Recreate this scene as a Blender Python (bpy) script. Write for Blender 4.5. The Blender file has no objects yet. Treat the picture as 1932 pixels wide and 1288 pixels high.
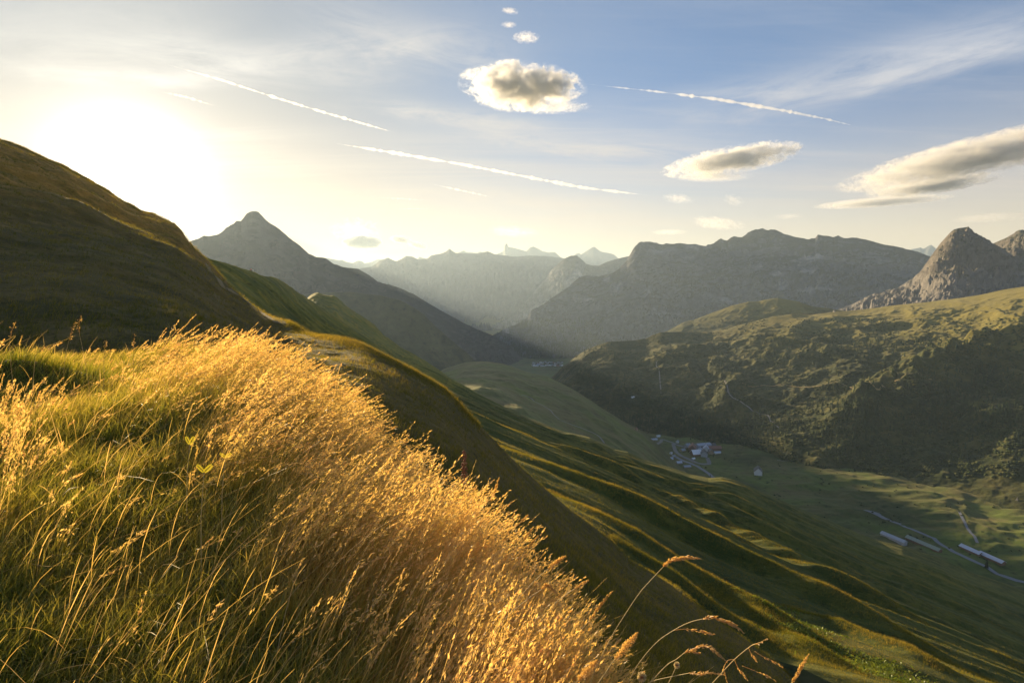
import bpy, bmesh, math, random
import numpy as np
from mathutils import Vector, Matrix, Euler

# ------------------------------------------------------------------ camera, sky, sun, exposure
scene = bpy.context.scene
col = scene.collection
W0, H0 = 1932.0, 1288.0
FPX = 1073.0                      # focal length in photo pixels (20 mm lens)
HORIZON = 530.0
PITCH = math.atan((H0 / 2 - HORIZON) / FPX)

cam_data = bpy.data.cameras.new("camera")
cam = bpy.data.objects.new("camera", cam_data)
col.objects.link(cam)
cam_data.sensor_width = 36.0
cam_data.lens = 36.0 * FPX / W0
cam_data.clip_start = 0.05
cam_data.clip_end = 120000.0
cam.location = (0, 0, 0)
cam.rotation_euler = (math.radians(90) - PITCH, 0, 0)
scene.camera = cam

SUN_AZ = math.radians(-33.2)      # from +Y (view direction) towards +X
SUN_EL = math.radians(8.4)

world = bpy.data.worlds.new("World")
scene.world = world
world.use_nodes = True
wt = world.node_tree
wt.nodes.clear()


class NT:
    """small helper to write node trees compactly"""
    def __init__(self, tree):
        self.t = tree

    def n(self, kind, **kw):
        nd = self.t.nodes.new(kind)
        for k, v in kw.items():
            setattr(nd, k, v)
        return nd

    def put(self, inp, v):
        if isinstance(v, bpy.types.NodeSocket):
            self.t.links.new(v, inp)
        elif v is not None:
            inp.default_value = v

    def math(self, op, a, b=None, c=None, clamp=False):
        nd = self.n('ShaderNodeMath', operation=op, use_clamp=clamp)
        self.put(nd.inputs[0], a)
        if b is not None: self.put(nd.inputs[1], b)
        if c is not None: self.put(nd.inputs[2], c)
        return nd.outputs[0]

    def vmath(self, op, a, b=None, s=None):
        nd = self.n('ShaderNodeVectorMath', operation=op)
        self.put(nd.inputs[0], a)
        if b is not None: self.put(nd.inputs[1], b)
        if s is not None: self.put(nd.inputs['Scale'], s)
        return nd.outputs['Value'] if op in ('DOT_PRODUCT', 'LENGTH', 'DISTANCE') else nd.outputs['Vector']

    def mix(self, f, a, b, mode='MIX'):
        nd = self.n('ShaderNodeMix', data_type='RGBA', blend_type=mode)
        self.put(nd.inputs[0], f)
        self.put(nd.inputs[6], a if isinstance(a, bpy.types.NodeSocket) else tuple(a) + (1,) if len(a) == 3 else a)
        self.put(nd.inputs[7], b if isinstance(b, bpy.types.NodeSocket) else tuple(b) + (1,) if len(b) == 3 else b)
        return nd.outputs[2]

    def noise(self, vec, scale, detail=4, rough=.55, dist=0.0, w=None):
        nd = self.n('ShaderNodeTexNoise')
        if w is not None:
            nd.noise_dimensions = '4D'
            nd.inputs['W'].default_value = w
        self.put(nd.inputs['Vector'], vec)
        nd.inputs['Scale'].default_value = scale
        nd.inputs['Detail'].default_value = detail
        nd.inputs['Roughness'].default_value = rough
        nd.inputs['Distortion'].default_value = dist
        return nd.outputs['Fac']

    def ramp(self, v, lo, hi, a=0.0, b=1.0, smooth=True):
        nd = self.n('ShaderNodeMapRange')
        nd.interpolation_type = 'SMOOTHSTEP' if smooth else 'LINEAR'
        self.put(nd.inputs[0], v)
        nd.inputs[1].default_value = lo; nd.inputs[2].default_value = hi
        nd.inputs[3].default_value = a; nd.inputs[4].default_value = b
        return nd.outputs[0]

    def mapping(self, vec, scale=(1, 1, 1), rot=(0, 0, 0), loc=(0, 0, 0)):
        nd = self.n('ShaderNodeMapping')
        self.put(nd.inputs[0], vec)
        nd.inputs[1].default_value = loc; nd.inputs[2].default_value = rot; nd.inputs[3].default_value = scale
        return nd.outputs[0]


CIRRUS = []


def build_sky():
    N = NT(wt)
    out = N.n('ShaderNodeOutputWorld')
    bg = N.n('ShaderNodeBackground')
    sky = N.n('ShaderNodeTexSky', sky_type='NISHITA')
    sky.sun_disc = False
    sky.sun_elevation = SUN_EL
    sky.sun_rotation = SUN_AZ
    sky.altitude = 1900
    sky.air_density = 1.0
    sky.dust_density = 1.0
    sky.ozone_density = 1.6
    tc = N.n('ShaderNodeTexCoord')
    d = N.vmath('NORMALIZE', tc.outputs['Generated'])
    sep = N.n('ShaderNodeSeparateXYZ'); N.put(sep.inputs[0], d)
    z = N.math('MAXIMUM', sep.outputs[2], 0.0)
    zz = N.math('ADD', z, 0.06)
    # thin high cloud layer: direction projected on a flat deck far above
    px = N.math('DIVIDE', sep.outputs[0], zz); py = N.math('DIVIDE', sep.outputs[1], zz)
    cmb = N.n('ShaderNodeCombineXYZ'); N.put(cmb.inputs[0], px); N.put(cmb.inputs[1], py)
    deck = cmb.outputs[0]
    m1 = N.mapping(deck, scale=(.22, 1.1, 1), rot=(0, 0, math.radians(14)))
    big = N.noise(m1, .9, 9, .62, .6)
    m2 = N.mapping(deck, scale=(.35, 2.6, 1), rot=(0, 0, math.radians(24)), loc=(3, 1, 0))
    fib = N.noise(m2, 1.6, 10, .66, .9)
    m3 = N.mapping(deck, scale=(.3, .5, 1), loc=(1.3, 4.2, 0))
    patch = N.noise(m3, .7, 3, .5)
    veil = N.math('MULTIPLY', N.ramp(big, .38, .74), N.ramp(patch, .34, .62))
    fibr = N.math('MULTIPLY', N.ramp(fib, .46, .78), N.ramp(patch, .36, .66))
    cov = N.math('ADD', N.math('MULTIPLY', veil, .55), N.math('MULTIPLY', fibr, .5), clamp=True)
    cov = N.math('MULTIPLY', cov, N.ramp(z, .015, .14))
    # two long cirrus streaks: arctan coordinates of azimuth and height
    azn = N.math('ARCTAN2', sep.outputs[0], sep.outputs[1])
    for (a0, e0, a1, e1, wd, st, sc) in CIRRUS:
        L = math.hypot(a1 - a0, e1 - e0); ux, uy = (a1 - a0) / L, (e1 - e0) / L
        da = N.math('SUBTRACT', azn, a0); de = N.math('SUBTRACT', sep.outputs[2], e0)
        al = N.math('ADD', N.math('MULTIPLY', da, ux), N.math('MULTIPLY', de, uy))
        ac = N.math('SUBTRACT', N.math('MULTIPLY', de, ux), N.math('MULTIPLY', da, uy))
        cb = N.n('ShaderNodeCombineXYZ'); N.put(cb.inputs[0], N.math('MULTIPLY', al, 5.0)); N.put(cb.inputs[1], N.math('MULTIPLY', ac, 26.0 * sc))
        nz = N.noise(cb.outputs[0], 1.3, 10, .68, 1.2, w=sc)
        acn = N.math('ADD', ac, N.math('MULTIPLY', N.math('SUBTRACT', nz, .5), wd * 1.6))
        bell = N.math('EXPONENT', N.math('MULTIPLY', N.math('POWER', N.math('ABSOLUTE', N.math('DIVIDE', acn, wd)), 2.0), -1.0))
        ends = N.math('MULTIPLY', N.ramp(al, -.05, L * .35), N.ramp(al, L * .75, L + .08, 1, 0))
        cov = N.math('ADD', cov, N.math('MULTIPLY', N.math('MULTIPLY', bell, ends), N.math('MULTIPLY', N.ramp(nz, .25, .75), st)), clamp=True)
    # sunward direction (aureole the thin cloud scatters forward)
    sd = (math.sin(SUN_AZ) * math.cos(SUN_EL), math.cos(SUN_AZ) * math.cos(SUN_EL), math.sin(SUN_EL))
    c = N.math('MAXIMUM', N.vmath('DOT_PRODUCT', d, sd), 0.0)
    g1 = N.math('POWER', c, 6.0)
    g2 = N.math('POWER', c, 45.0)
    g3 = N.math('POWER', c, 420.0)
    c4 = N.math('POWER', c, 4.0)
    skyt = N.mix(1.0, sky.outputs[0], SKY['tint'], 'MULTIPLY')
    # thin ice veil: brightens and whitens the sky, most towards the sun
    veilf = N.math('ADD', .06, N.math('MULTIPLY', c4, SKY['veil']), clamp=True)
    clc = N.mix(c4, SKY['clA'], SKY['clB'])
    t1 = N.mix(veilf, skyt, clc)
    clb = N.vmath('SCALE', N.mix(c4, SKY['ciA'], SKY['ciB']), s=N.math('ADD', 1.0, N.math('MULTIPLY', g2, 1.0)))
    t2 = N.mix(N.math('MULTIPLY', cov, SKY['ci']), t1, clb)
    hz = N.math('POWER', N.ramp(z, .0, SKY['hzh'], 1.0, 0.0, smooth=False), 1.9)
    hzc = N.vmath('SCALE', SKY['hzc'], s=N.math('ADD', .86, N.math('MULTIPLY', g1, .35)))
    tot = N.mix(N.math('MULTIPLY', hz, SKY['hzf']), t2, hzc)
    tot = N.vmath('ADD', tot, N.vmath('SCALE', (1.0, .93, .80), s=N.math('MULTIPLY', g2, SKY['g2'])))
    tot = N.vmath('ADD', tot, N.vmath('SCALE', (1.0, .95, .86), s=N.math('MULTIPLY', g3, SKY['g3'])))
    tot = N.vmath('SCALE', tot, s=N.ramp(sep.outputs[2], -.06, -.005, .12, 1.0))
    N.put(bg.inputs[0], tot)
    bg.inputs[1].default_value = SKY['str']
    N.put(out.inputs[0], bg.outputs[0])


def _dir(px, py):
    a = px - W0 / 2; b = H0 / 2 - py
    x = a; y = FPX * math.cos(PITCH) + b * math.sin(PITCH); z = -FPX * math.sin(PITCH) + b * math.cos(PITCH)
    return math.atan2(x, y), z / math.sqrt(x * x + y * y + z * z)


for p0, p1, wd, st, sc in [((1250, 215), (2050, 10), .030, .8, 1.0), ((1560, 175), (1900, 95), .012, .6, 1.7), ((560, 20), (980, 110), .035, .6, .8), ((640, 185), (1010, 235), .014, .8, 1.3), ((180, 75), (760, 135), .022, .5, 1.05), ((420, 100), (900, 60), .02, .5, 1.6),
                           ((0, 128), (420, 150), .010, .45, 1.1), ((820, 240), (1400, 300), .016, .75, 1.5), ((1450, 320), (1932, 330), .02, .35, .9), ((780, 350), (1230, 390), .018, .5, 1.2), ((-200, 60), (420, 40), .04, .2, .7)]:
    CIRRUS.append(_dir(*p0) + _dir(*p1) + (wd, st, sc))
SKY = dict(str=0.051, tint=(.50, .84, 1.16, 1), veil=.95, clA=(2.2, 2.8, 3.9), clB=(2.9, 2.85, 2.8), ci=1.0, ciA=(4.0, 4.3, 4.9), ciB=(5.4, 5.0, 4.5),
           hzc=(9.4, 6.5, 3.3), hzh=.36, hzf=.95, g2=2.4, g3=16.0)
build_sky()

sun_data = bpy.data.lights.new("sun", 'SUN')
sun_data.energy = 5.0
sun_data.angle = math.radians(0.5)
sun_data.color = (1.0, 0.76, 0.43)
sun = bpy.data.objects.new("sun", sun_data)
col.objects.link(sun)
sdir = Vector((math.sin(SUN_AZ) * math.cos(SUN_EL), math.cos(SUN_AZ) * math.cos(SUN_EL), math.sin(SUN_EL)))
sun.rotation_euler = sdir.to_track_quat('Z', 'Y').to_euler()
sun.location = sdir * 300

scene.view_settings.view_transform = 'Standard'
scene.view_settings.look = 'None'
scene.view_settings.gamma = 1.0
scene.view_settings.exposure = 1.48
scene.cycles.volume_bounces = 1
scene.cycles.max_bounces = 6
scene.cycles.diffuse_bounces = 2
scene.cycles.transmission_bounces = 4
scene.cycles.transparent_max_bounces = 12
scene.cycles.volume_step_rate = 0.35
scene.cycles.use_denoising = True
scene.cycles.sample_clamp_indirect = 8.0

# ------------------------------------------------------------------ helpers
def tag(o, label=None, cat=None, group=None, kind=None):
    if label: o['label'] = label
    if cat: o['category'] = cat
    if group: o['group'] = group
    if kind: o['kind'] = kind
    return o


def mesh_obj(name, verts, faces, mat, parent=None, smooth=True, attrs=None):
    me = bpy.data.meshes.new(name)
    verts = np.asarray(verts, dtype=np.float32).reshape(-1, 3)
    faces = np.asarray(faces, dtype=np.int32)
    nv, (nf, k) = len(verts), faces.shape
    me.vertices.add(nv); me.vertices.foreach_set('co', verts.ravel())
    me.loops.add(nf * k); me.loops.foreach_set('vertex_index', faces.ravel())
    me.polygons.add(nf); me.polygons.foreach_set('loop_start', np.arange(0, nf * k, k, dtype=np.int32))
    if smooth: me.polygons.foreach_set('use_smooth', np.ones(nf, dtype=bool))
    me.update(calc_edges=True)
    if attrs:
        for an, av in attrs.items():
            a = me.attributes.new(an, 'FLOAT', 'POINT'); a.data.foreach_set('value', np.asarray(av, dtype=np.float32))
    if mat: me.materials.append(mat)
    o = bpy.data.objects.new(name, me)
    col.objects.link(o)
    if parent: o.parent = parent
    return o


def hash2(ix, iy, seed):
    h = (ix.astype(np.int64) * 374761393 + iy.astype(np.int64) * 668265263 + seed * 1442695041) & 0xffffffff
    h = ((h ^ (h >> 13)) * 1274126177) & 0xffffffff
    h = h ^ (h >> 16)
    return (h & 0xffffff) / float(0x1000000)


def perlin(x, y, seed=0):
    ix = np.floor(x); iy = np.floor(y)
    fx = x - ix; fy = y - iy
    ux = fx * fx * fx * (fx * (fx * 6 - 15) + 10); uy = fy * fy * fy * (fy * (fy * 6 - 15) + 10)
    def g(dx, dy):
        a = hash2(ix + dx, iy + dy, seed) * (2 * math.pi)
        return np.cos(a) * (fx - dx) + np.sin(a) * (fy - dy)
    n0 = g(0, 0) * (1 - ux) + g(1, 0) * ux
    n1 = g(0, 1) * (1 - ux) + g(1, 1) * ux
    return (n0 * (1 - uy) + n1 * uy) * 1.5


def fbm(x, y, octv=5, gain=.5, seed=0):
    s = np.zeros_like(x); a = 1.0; f = 1.0
    for i in range(octv):
        s += a * perlin(x * f + i * 7.3, y * f - i * 3.1, seed + i); a *= gain; f *= 2.03
    return s


def ridged(x, y, octv=5, gain=.55, seed=0):
    s = np.zeros_like(x); a = 1.0; f = 1.0; w = np.ones_like(x)
    for i in range(octv):
        n = 1 - np.abs(perlin(x * f + i * 5.7, y * f + i * 1.9, seed + i)); n = n * n * w
        w = np.clip(n * 1.6, 0, 1); s += a * n; a *= gain; f *= 2.1
    return s - 1.0


def pdir(px, py):
    """photo pixel -> azimuth, tan(elevation)"""
    a = px - W0 / 2; b = H0 / 2 - py
    x = a; y = FPX * math.cos(PITCH) + b * math.sin(PITCH); z = -FPX * math.sin(PITCH) + b * math.cos(PITCH)
    h = math.hypot(x, y)
    return math.atan2(x, y), z / h


def P(px, py, r):
    az, t = pdir(px, py)
    return (az, r, r * t)


def Z(px, z, r):
    lo, hi = -3000.0, 6000.0
    for _ in range(50):
        m = (lo + hi) / 2
        if pdir(px, m)[1] * r > z: lo = m
        else: hi = m
    return (pdir(px, lo)[0], r, z)


LAYERS = {}


def layer(name, rows, segs, px0, px1, ncol, mat, weights=None, bulge=None, noise=None, label=None, power=None, mesh=True, ridge_sm=22, fall=.22):
    """terrain sheet through a stack of ridge/foot lines, near to far, in (azimuth, distance, height)"""
    a0 = pdir(px0, 650)[0]; a1 = pdir(px1, 650)[0]
    az = np.linspace(a0, a1, ncol)
    R = []; Zz = []; DELTA = {}
    for i, row in enumerate(rows):
        if row[0] == 'back':
            R.append(R[-1] + row[1]); Zz.append(Zz[-1] + row[2]); continue
        if row[0] == 'front':          # relative to the NEXT row; solved below
            R.append(None); Zz.append(row); continue
        pts = sorted(row); pa = np.array([p[0] for p in pts])
        rr = np.interp(az, pa, [p[1] for p in pts]); tt_ = np.interp(az, pa, [p[2] / p[1] for p in pts])
        def sm(q, k):
            k = int(k) | 1; ker = np.hanning(k + 2)[1:-1]; ker /= ker.sum()
            e = np.concatenate([2 * q[0] - q[k // 2:0:-1], q, 2 * q[-1] - q[-2:-k // 2 - 1:-1]])
            return np.convolve(e, ker, 'valid')[:ncol]
        rr = sm(rr, ncol / 9)
        if weights is None or weights[i] >= .25: tt_ = sm(tt_, ncol / 11)
        else:
            ts_ = sm(tt_, ncol / ridge_sm); DELTA[i] = (tt_ - ts_) * rr; tt_ = ts_
        zz = rr * tt_
        R.append(rr); Zz.append(zz)
    for i in range(len(rows) - 2, -1, -1):
        if R[i] is None:
            _, dr, dz = Zz[i]; R[i] = R[i + 1] - dr; Zz[i] = Zz[i + 1] - dz
    rs = []; zs = []; ts = []; ws = []
    if weights is None: weights = [1] * len(rows)
    for i in range(len(rows) - 1):
        n = segs[i]; last = i == len(rows) - 2
        for j in range(n + (1 if last else 0)):
            t = j / n
            pw = power[i] if power else 1.0
            tt = t ** pw
            rs.append(R[i] * (1 - tt) + R[i + 1] * tt)
            b = bulge[i] if bulge else 0
            zs.append(Zz[i] * (1 - tt) + Zz[i + 1] * tt + b * 4 * tt * (1 - tt))
            for q, dl in DELTA.items():
                zs[-1] = zs[-1] + dl * math.exp(-((i + t - q) / fall) ** 2)
            ts.append(np.full(ncol, i + t)); tw = t ** 3.5 if weights[i + 1] < .25 else t
            wv = weights[i] * (1 - tw) + weights[i + 1] * tw
            if weights[i] < .15 and i == 0: wv += .75 * (4 * t * (1 - t)) ** .8
            ws.append(np.full(ncol, wv))
    r = np.array(rs); z = np.array(zs); t = np.array(ts); w = np.array(ws)
    A = np.broadcast_to(az, r.shape)
    x = np.sin(A) * r; y = np.cos(A) * r
    if noise is not None:
        z = z + noise(x, y, r, A, t, z) * w
    if not mesh: return dict(az=az, r=r, z=z)
    m, n = r.shape
    idx = np.arange(m * n).reshape(m, n)
    f = np.stack([idx[:-1, :-1], idx[:-1, 1:], idx[1:, 1:], idx[1:, :-1]], -1).reshape(-1, 4)
    o = mesh_obj(name, np.stack([x, y, z], -1).reshape(-1, 3), f, mat)
    o['kind'] = 'structure'
    if label: o['label'] = label
    L = dict(az=az, r=r, z=z, o=o)
    LAYERS[label or name] = L
    return L


def at_px(L, px, py):
    """first point of a layer hit by the view ray through a photo pixel"""
    a, t = pdir(px, py)
    L_az = L['az']; c = (a - L_az[0]) / (L_az[1] - L_az[0]); i = int(min(max(c, 0), len(L_az) - 2)); f = min(max(c - i, 0), 1)
    r = L['r'][:, i] * (1 - f) + L['r'][:, i + 1] * f; z = L['z'][:, i] * (1 - f) + L['z'][:, i + 1] * f
    s = z / r - t
    k = np.nonzero((s[:-1] < 0) & (s[1:] >= 0))[0]
    if len(k) == 0: k = [int(np.argmax(s[:-1]))]
    k = k[0]; d = s[k + 1] - s[k]; q = 0 if abs(d) < 1e-9 else min(max(-s[k] / d, 0), 1)
    rr = r[k] * (1 - q) + r[k + 1] * q; zz = z[k] * (1 - q) + z[k + 1] * q
    return Vector((math.sin(a) * rr, math.cos(a) * rr, zz))


def z_at(L, x, y):
    """heights of a layer at world x, y (arrays)"""
    x = np.atleast_1d(np.asarray(x, float)); y = np.atleast_1d(np.asarray(y, float))
    a = np.arctan2(x, y); rr = np.hypot(x, y)
    c = (a - L['az'][0]) / (L['az'][1] - L['az'][0]); i = np.clip(c.astype(int), 0, len(L['az']) - 2); f = np.clip(c - i, 0, 1)
    out = np.zeros_like(x)
    m = L['r'].shape[0]
    R1 = L['r'][:, i] * (1 - f) + L['r'][:, i + 1] * f; Z1 = L['z'][:, i] * (1 - f) + L['z'][:, i + 1] * f
    k = np.clip((R1 < rr).sum(0) - 1, 0, m - 2)
    n = np.arange(len(x)); r0 = R1[k, n]; r1 = R1[k + 1, n]
    q = np.clip((rr - r0) / np.maximum(r1 - r0, 1e-6), 0, 1)
    return Z1[k, n] * (1 - q) + Z1[k + 1, n] * q


def polydist(x, y, pts):
    """distance to a polyline and the parameter (0..1) along it"""
    best = np.full(x.shape, 1e9); par = np.zeros(x.shape); n = len(pts) - 1
    for i in range(n):
        ax, ay = pts[i][:2]; bx, by = pts[i + 1][:2]
        dx, dy = bx - ax, by - ay; l2 = dx * dx + dy * dy + 1e-9
        t = np.clip(((x - ax) * dx + (y - ay) * dy) / l2, 0, 1)
        d = np.hypot(x - ax - t * dx, y - ay - t * dy)
        m = d < best; best[m] = d[m]; par[m] = (i + t[m]) / n
    return best, par


def new_mat(name):
    m = bpy.data.materials.new(name); m.use_nodes = True; m.node_tree.nodes.clear()
    return m, NT(m.node_tree)


def simple_mat(name, color, rough=.8, var=.0, scale=5.0, metallic=0.0):
    m, N = new_mat(name)
    o = N.n('ShaderNodeOutputMaterial'); b = N.n('ShaderNodeBsdfPrincipled')
    tc = N.n('ShaderNodeTexCoord')
    v = N.noise(tc.outputs['Object'], scale, 5)
    c = N.mix(v, tuple(k * (1 - var) for k in color), tuple(min(k * (1 + var), 1) for k in color))
    N.put(b.inputs['Base Color'], c); b.inputs['Roughness'].default_value = rough; b.inputs['Metallic'].default_value = metallic
    N.put(o.inputs[0], b.outputs[0])
    return m


def turf_mat(name, cols, scales, sheen=.3, rock=None, rock_slope=(.55, .75), bump=0.0, bump_scale=1.0, pale=None, streak=None, scree_lit_top=None, dry_glow=None):
    """grass/rock ground: cols = dark, mid, light; noise at several scales; rock shows where it is steep"""
    m, N = new_mat(name)
    o = N.n('ShaderNodeOutputMaterial'); b = N.n('ShaderNodeBsdfPrincipled')
    g = N.n('ShaderNodeNewGeometry'); pos = g.outputs['Position']
    if streak:
        pos2 = N.mapping(pos, scale=streak[0], rot=streak[1])
    else:
        pos2 = pos
    n1 = N.noise(pos, scales[0], 6, .6, .4)
    n2 = N.noise(pos2, scales[1], 8, .68)
    n3 = N.noise(pos, scales[2], 5, .7)
    c = N.mix(N.ramp(n1, .35, .65), cols[0], cols[1])
    c = N.mix(N.ramp(n2, .42, .68), c, cols[2])
    c = N.mix(N.ramp(n3, .5, .75), c, tuple(k * .45 for k in cols[0]))
    if rock:
        sep = N.n('ShaderNodeSeparateXYZ'); N.put(sep.inputs[0], g.outputs['Normal'])
        rn = N.math('ADD', N.math('MULTIPLY', N.math('SUBTRACT', n2, .5), .9), sep.outputs[2])
        f = N.ramp(rn, rock_slope[0], rock_slope[1], 1, 0)
        rc = N.mix(N.ramp(n3, .3, .7), tuple(k * .55 for k in rock), rock)
        c = N.mix(f, c, rc)
    if pale:
        f = N.ramp(N.noise(N.mapping(pos, scale=pale[2]), pale[1], 7, .62, .8, w=2.0), pale[3], pale[3] + .12)
        c = N.mix(f, c, pale[0])
    if dry_glow:  # warmer and lighter towards the left: dry turf plus painted sun glare
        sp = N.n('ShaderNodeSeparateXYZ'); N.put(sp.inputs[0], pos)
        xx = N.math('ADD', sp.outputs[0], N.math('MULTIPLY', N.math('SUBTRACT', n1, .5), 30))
        c = N.mix(N.ramp(xx, -55, -24, 1, 0), c, N.mix(1.0, c, dry_glow, 'MULTIPLY'))
    if scree_lit_top:
        sp = N.n('ShaderNodeSeparateXYZ'); N.put(sp.inputs[0], pos)
        hh = N.math('ADD', sp.outputs[2], N.math('MULTIPLY', N.math('SUBTRACT', N.noise(N.mapping(pos, scale=(1, 1, .3)), .012, 5, .6), .5), 240))
        c = N.mix(N.ramp(hh, scree_lit_top[1], scree_lit_top[2], scree_lit_top[3], scree_lit_top[4] if len(scree_lit_top) > 4 else 0), c, scree_lit_top[0])
    N.put(b.inputs['Base Color'], c)
    b.inputs['Roughness'].default_value = .9
    b.inputs['Specular IOR Level'].default_value = .15
    b.inputs['Sheen Weight'].default_value = sheen
    b.inputs['Sheen Roughness'].default_value = .4
    b.inputs['Sheen Tint'].default_value = (1, .85, .45, 1)
    if bump:
        bp = N.n('ShaderNodeBump'); bp.inputs['Strength'].default_value = 1.0; bp.inputs['Distance'].default_value = bump
        N.put(bp.inputs['Height'], N.math('ADD', N.noise(pos2, bump_scale, 7, .65), N.math('MULTIPLY', n2, .6)))
        N.put(b.inputs['Normal'], bp.outputs[0])
    N.put(o.inputs[0], b.outputs[0])
    return m

# ------------------------------------------------------------------ terrain, far to near
M_far = turf_mat('far_rock', [(.05, .055, .055), (.08, .085, .085), (.10, .10, .10)], (.0006, .002, .004), sheen=0)
M_rock = turf_mat('grey_rock', [(.022, .030, .022), (.045, .052, .036), (.06, .062, .05)], (.0012, .004, .012), sheen=.0,
                  rock=(.125, .13, .145), rock_slope=(.58, .84), bump=14, bump_scale=.012,
                  pale=((.25, .255, .28), .0018, (1, 1, 1.6), .56))
M_pyr = turf_mat('dark_slate_rock', [(.022, .026, .018), (.040, .044, .030), (.055, .055, .04)], (.0012, .004, .012), sheen=.0,
                  rock=(.085, .08, .075), rock_slope=(.55, .80), bump=14, bump_scale=.012)
M_peak = turf_mat('limestone_rock', [(.045, .05, .022), (.07, .072, .03), (.10, .085, .045)], (.003, .01, .03), sheen=.0,
                  rock=(.16, .14, .12), rock_slope=(.62, .95), bump=7, bump_scale=.02, scree_lit_top=((.19, .175, .165), -40, 90, .8))
M_forest = turf_mat('wooded_slope', [(.035, .045, .025), (.06, .07, .03), (.10, .10, .045)], (.002, .008, .03), sheen=.1, bump=9, bump_scale=.03)
M_alp = turf_mat('alpine_turf', [(.014, .026, .008), (.028, .042, .011), (.085, .080, .022)], (.004, .014, .05), sheen=.1,
                 rock=(.16, .15, .14), rock_slope=(.20, .36), bump=2.5, bump_scale=.06, scree_lit_top=((.21, .175, .038), -250, -90, .0, .8))  # height tint paints the sunlit gold top into the straw grass colour
M_meadow = turf_mat('valley_turf', [(.040, .058, .016), (.095, .135, .024), (.11, .10, .035)], (.005, .012, .06), sheen=.08, bump=.8, bump_scale=.08)
M_slope = turf_mat('slope_turf', [(.036, .056, .009), (.075, .095, .014), (.14, .135, .024)], (.02, .09, .5), dry_glow=(2.2, 1.75, 1.2), sheen=.05, bump=.35, bump_scale=.9,
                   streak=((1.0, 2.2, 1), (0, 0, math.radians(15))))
M_near = turf_mat('hill_turf', [(.06, .055, .012), (.12, .09, .020), (.17, .12, .032)], (.08, .5, 2.2), dry_glow=(2.9, 2.1, 1.3), sheen=.05, bump=.10, bump_scale=2.5)  # tint paints the sun glare over the left hill into its dry turf colour


def gully(lam, amp, seed, iso=1.0, jag=None):
    """spurs and ravines running down the face, plus isotropic roughness"""
    def f(x, y, r, A, t, z):
        u = A * np.mean(r); wx = fbm(x / (lam * 2.2), y / (lam * 2.2) + z / (lam * 1.5), 5, .6, seed + 40) * lam * 1.5
        g = ridged((u + wx) / lam, (r + z * 1.2 + wx * .7) / (lam * 1.9), 7, .56, seed)
        i = fbm(x / (lam * 1.3), y / (lam * 1.3), 7, .58, seed + 11)
        return amp * (g * .8 + i * .45 * iso)
    return f


FLOORZ = -640
# farthest jagged crests
layer('mountain', [[Z(560, -600, 15000), Z(2100, -600, 15000)],
      [P(*p, 19000) for p in [(540, 500), (600, 492), (617, 487), (628, 489), (639, 491), (646, 490), (654, 494), (665, 496), (676, 491), (684, 493), (688, 496), (700, 494), (713, 489), (726, 489), (740, 492), (785, 492),
       (791, 484), (800, 487), (812, 489), (850, 480), (865, 477), (875, 472), (880, 476), (900, 477), (906, 474), (915, 478), (935, 480), (943, 477), (950, 474), (952, 464), (954, 460), (957, 460), (959, 466), (975, 469), (985, 472), (993, 474), (1000, 467), (1006, 465),
       (1015, 469), (1024, 474), (1035, 476), (1046, 475), (1053, 481), (1061, 488), (1072, 490), (1086, 479), (1093, 477), (1096, 480), (1107, 473), (1118, 466), (1122, 466), (1130, 472), (1136, 475), (1147, 477), (1158, 480), (1168, 488), (1180, 497), (1300, 505), (1500, 500), (1700, 490), (1712, 474),
       (1720, 470), (1728, 469), (1737, 467), (1742, 470), (1750, 465), (1757, 462), (1762, 466), (1768, 470), (1790, 480), (1850, 500), (2100, 500)]],
      ('back', 5000, -1500)], [30, 8], 480, 2150, 1400, M_far, [1, .02, 1], noise=gully(900, 260, 3), label='pale jagged mountain crests farthest away on the horizon')
# long hazy range in front of them, with an unseen block added behind the pyramid peak to shade the valley
layer('mountain', [[Z(300, FLOORZ, 8800), Z(1300, FLOORZ, 8800)],
      [P(300, 470, 12000), P(400, 462, 12000), P(470, 420, 12000), P(520, 434, 12000), P(545, 451, 12000), P(565, 467, 12000), P(585, 483, 12000), P(610, 497, 12000)] + [P(*p, 12000) for p in [(640, 515), (679, 507), (701, 503), (708, 498), (716, 492), (724, 489), (732, 486), (740, 490), (747, 493), (757, 489), (766, 483), (778, 484), (790, 490),
       (806, 488), (813, 482), (823, 480), (834, 478), (842, 474), (848, 469), (853, 473), (859, 477), (880, 478), (900, 479), (907, 477), (920, 474), (932, 479), (950, 482), (975, 484), (1000, 482), (1040, 484), (1063, 487), (1100, 500), (1180, 510), (1300, 520)]],
      ('back', 2500, -900)], [110, 10], 280, 1320, 800, M_far, [1, .02, 1], noise=gully(600, 170, 5), label='long hazy blue mountain range behind the deep valley')
layer('mountain', [[Z(880, FLOORZ, 7200), Z(1350, FLOORZ, 7200)],
      [P(*p, 9000) for p in [(880, 640), (940, 615), (980, 580), (1007, 551), (1018, 538), (1030, 524), (1042, 508), (1055, 496), (1064, 488), (1077, 482), (1089, 482), (1097, 489), (1105, 497), (1117, 501), (1130, 501), (1145, 494), (1158, 490), (1170, 487), (1183, 484), (1230, 480), (1350, 480)]],
      ('back', 2000, -900)], [110, 10], 860, 1360, 500, M_rock, [1, .03, 1], noise=gully(420, 130, 8), label='hazy cone mountain with one sunlit edge in mid-valley')
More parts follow.
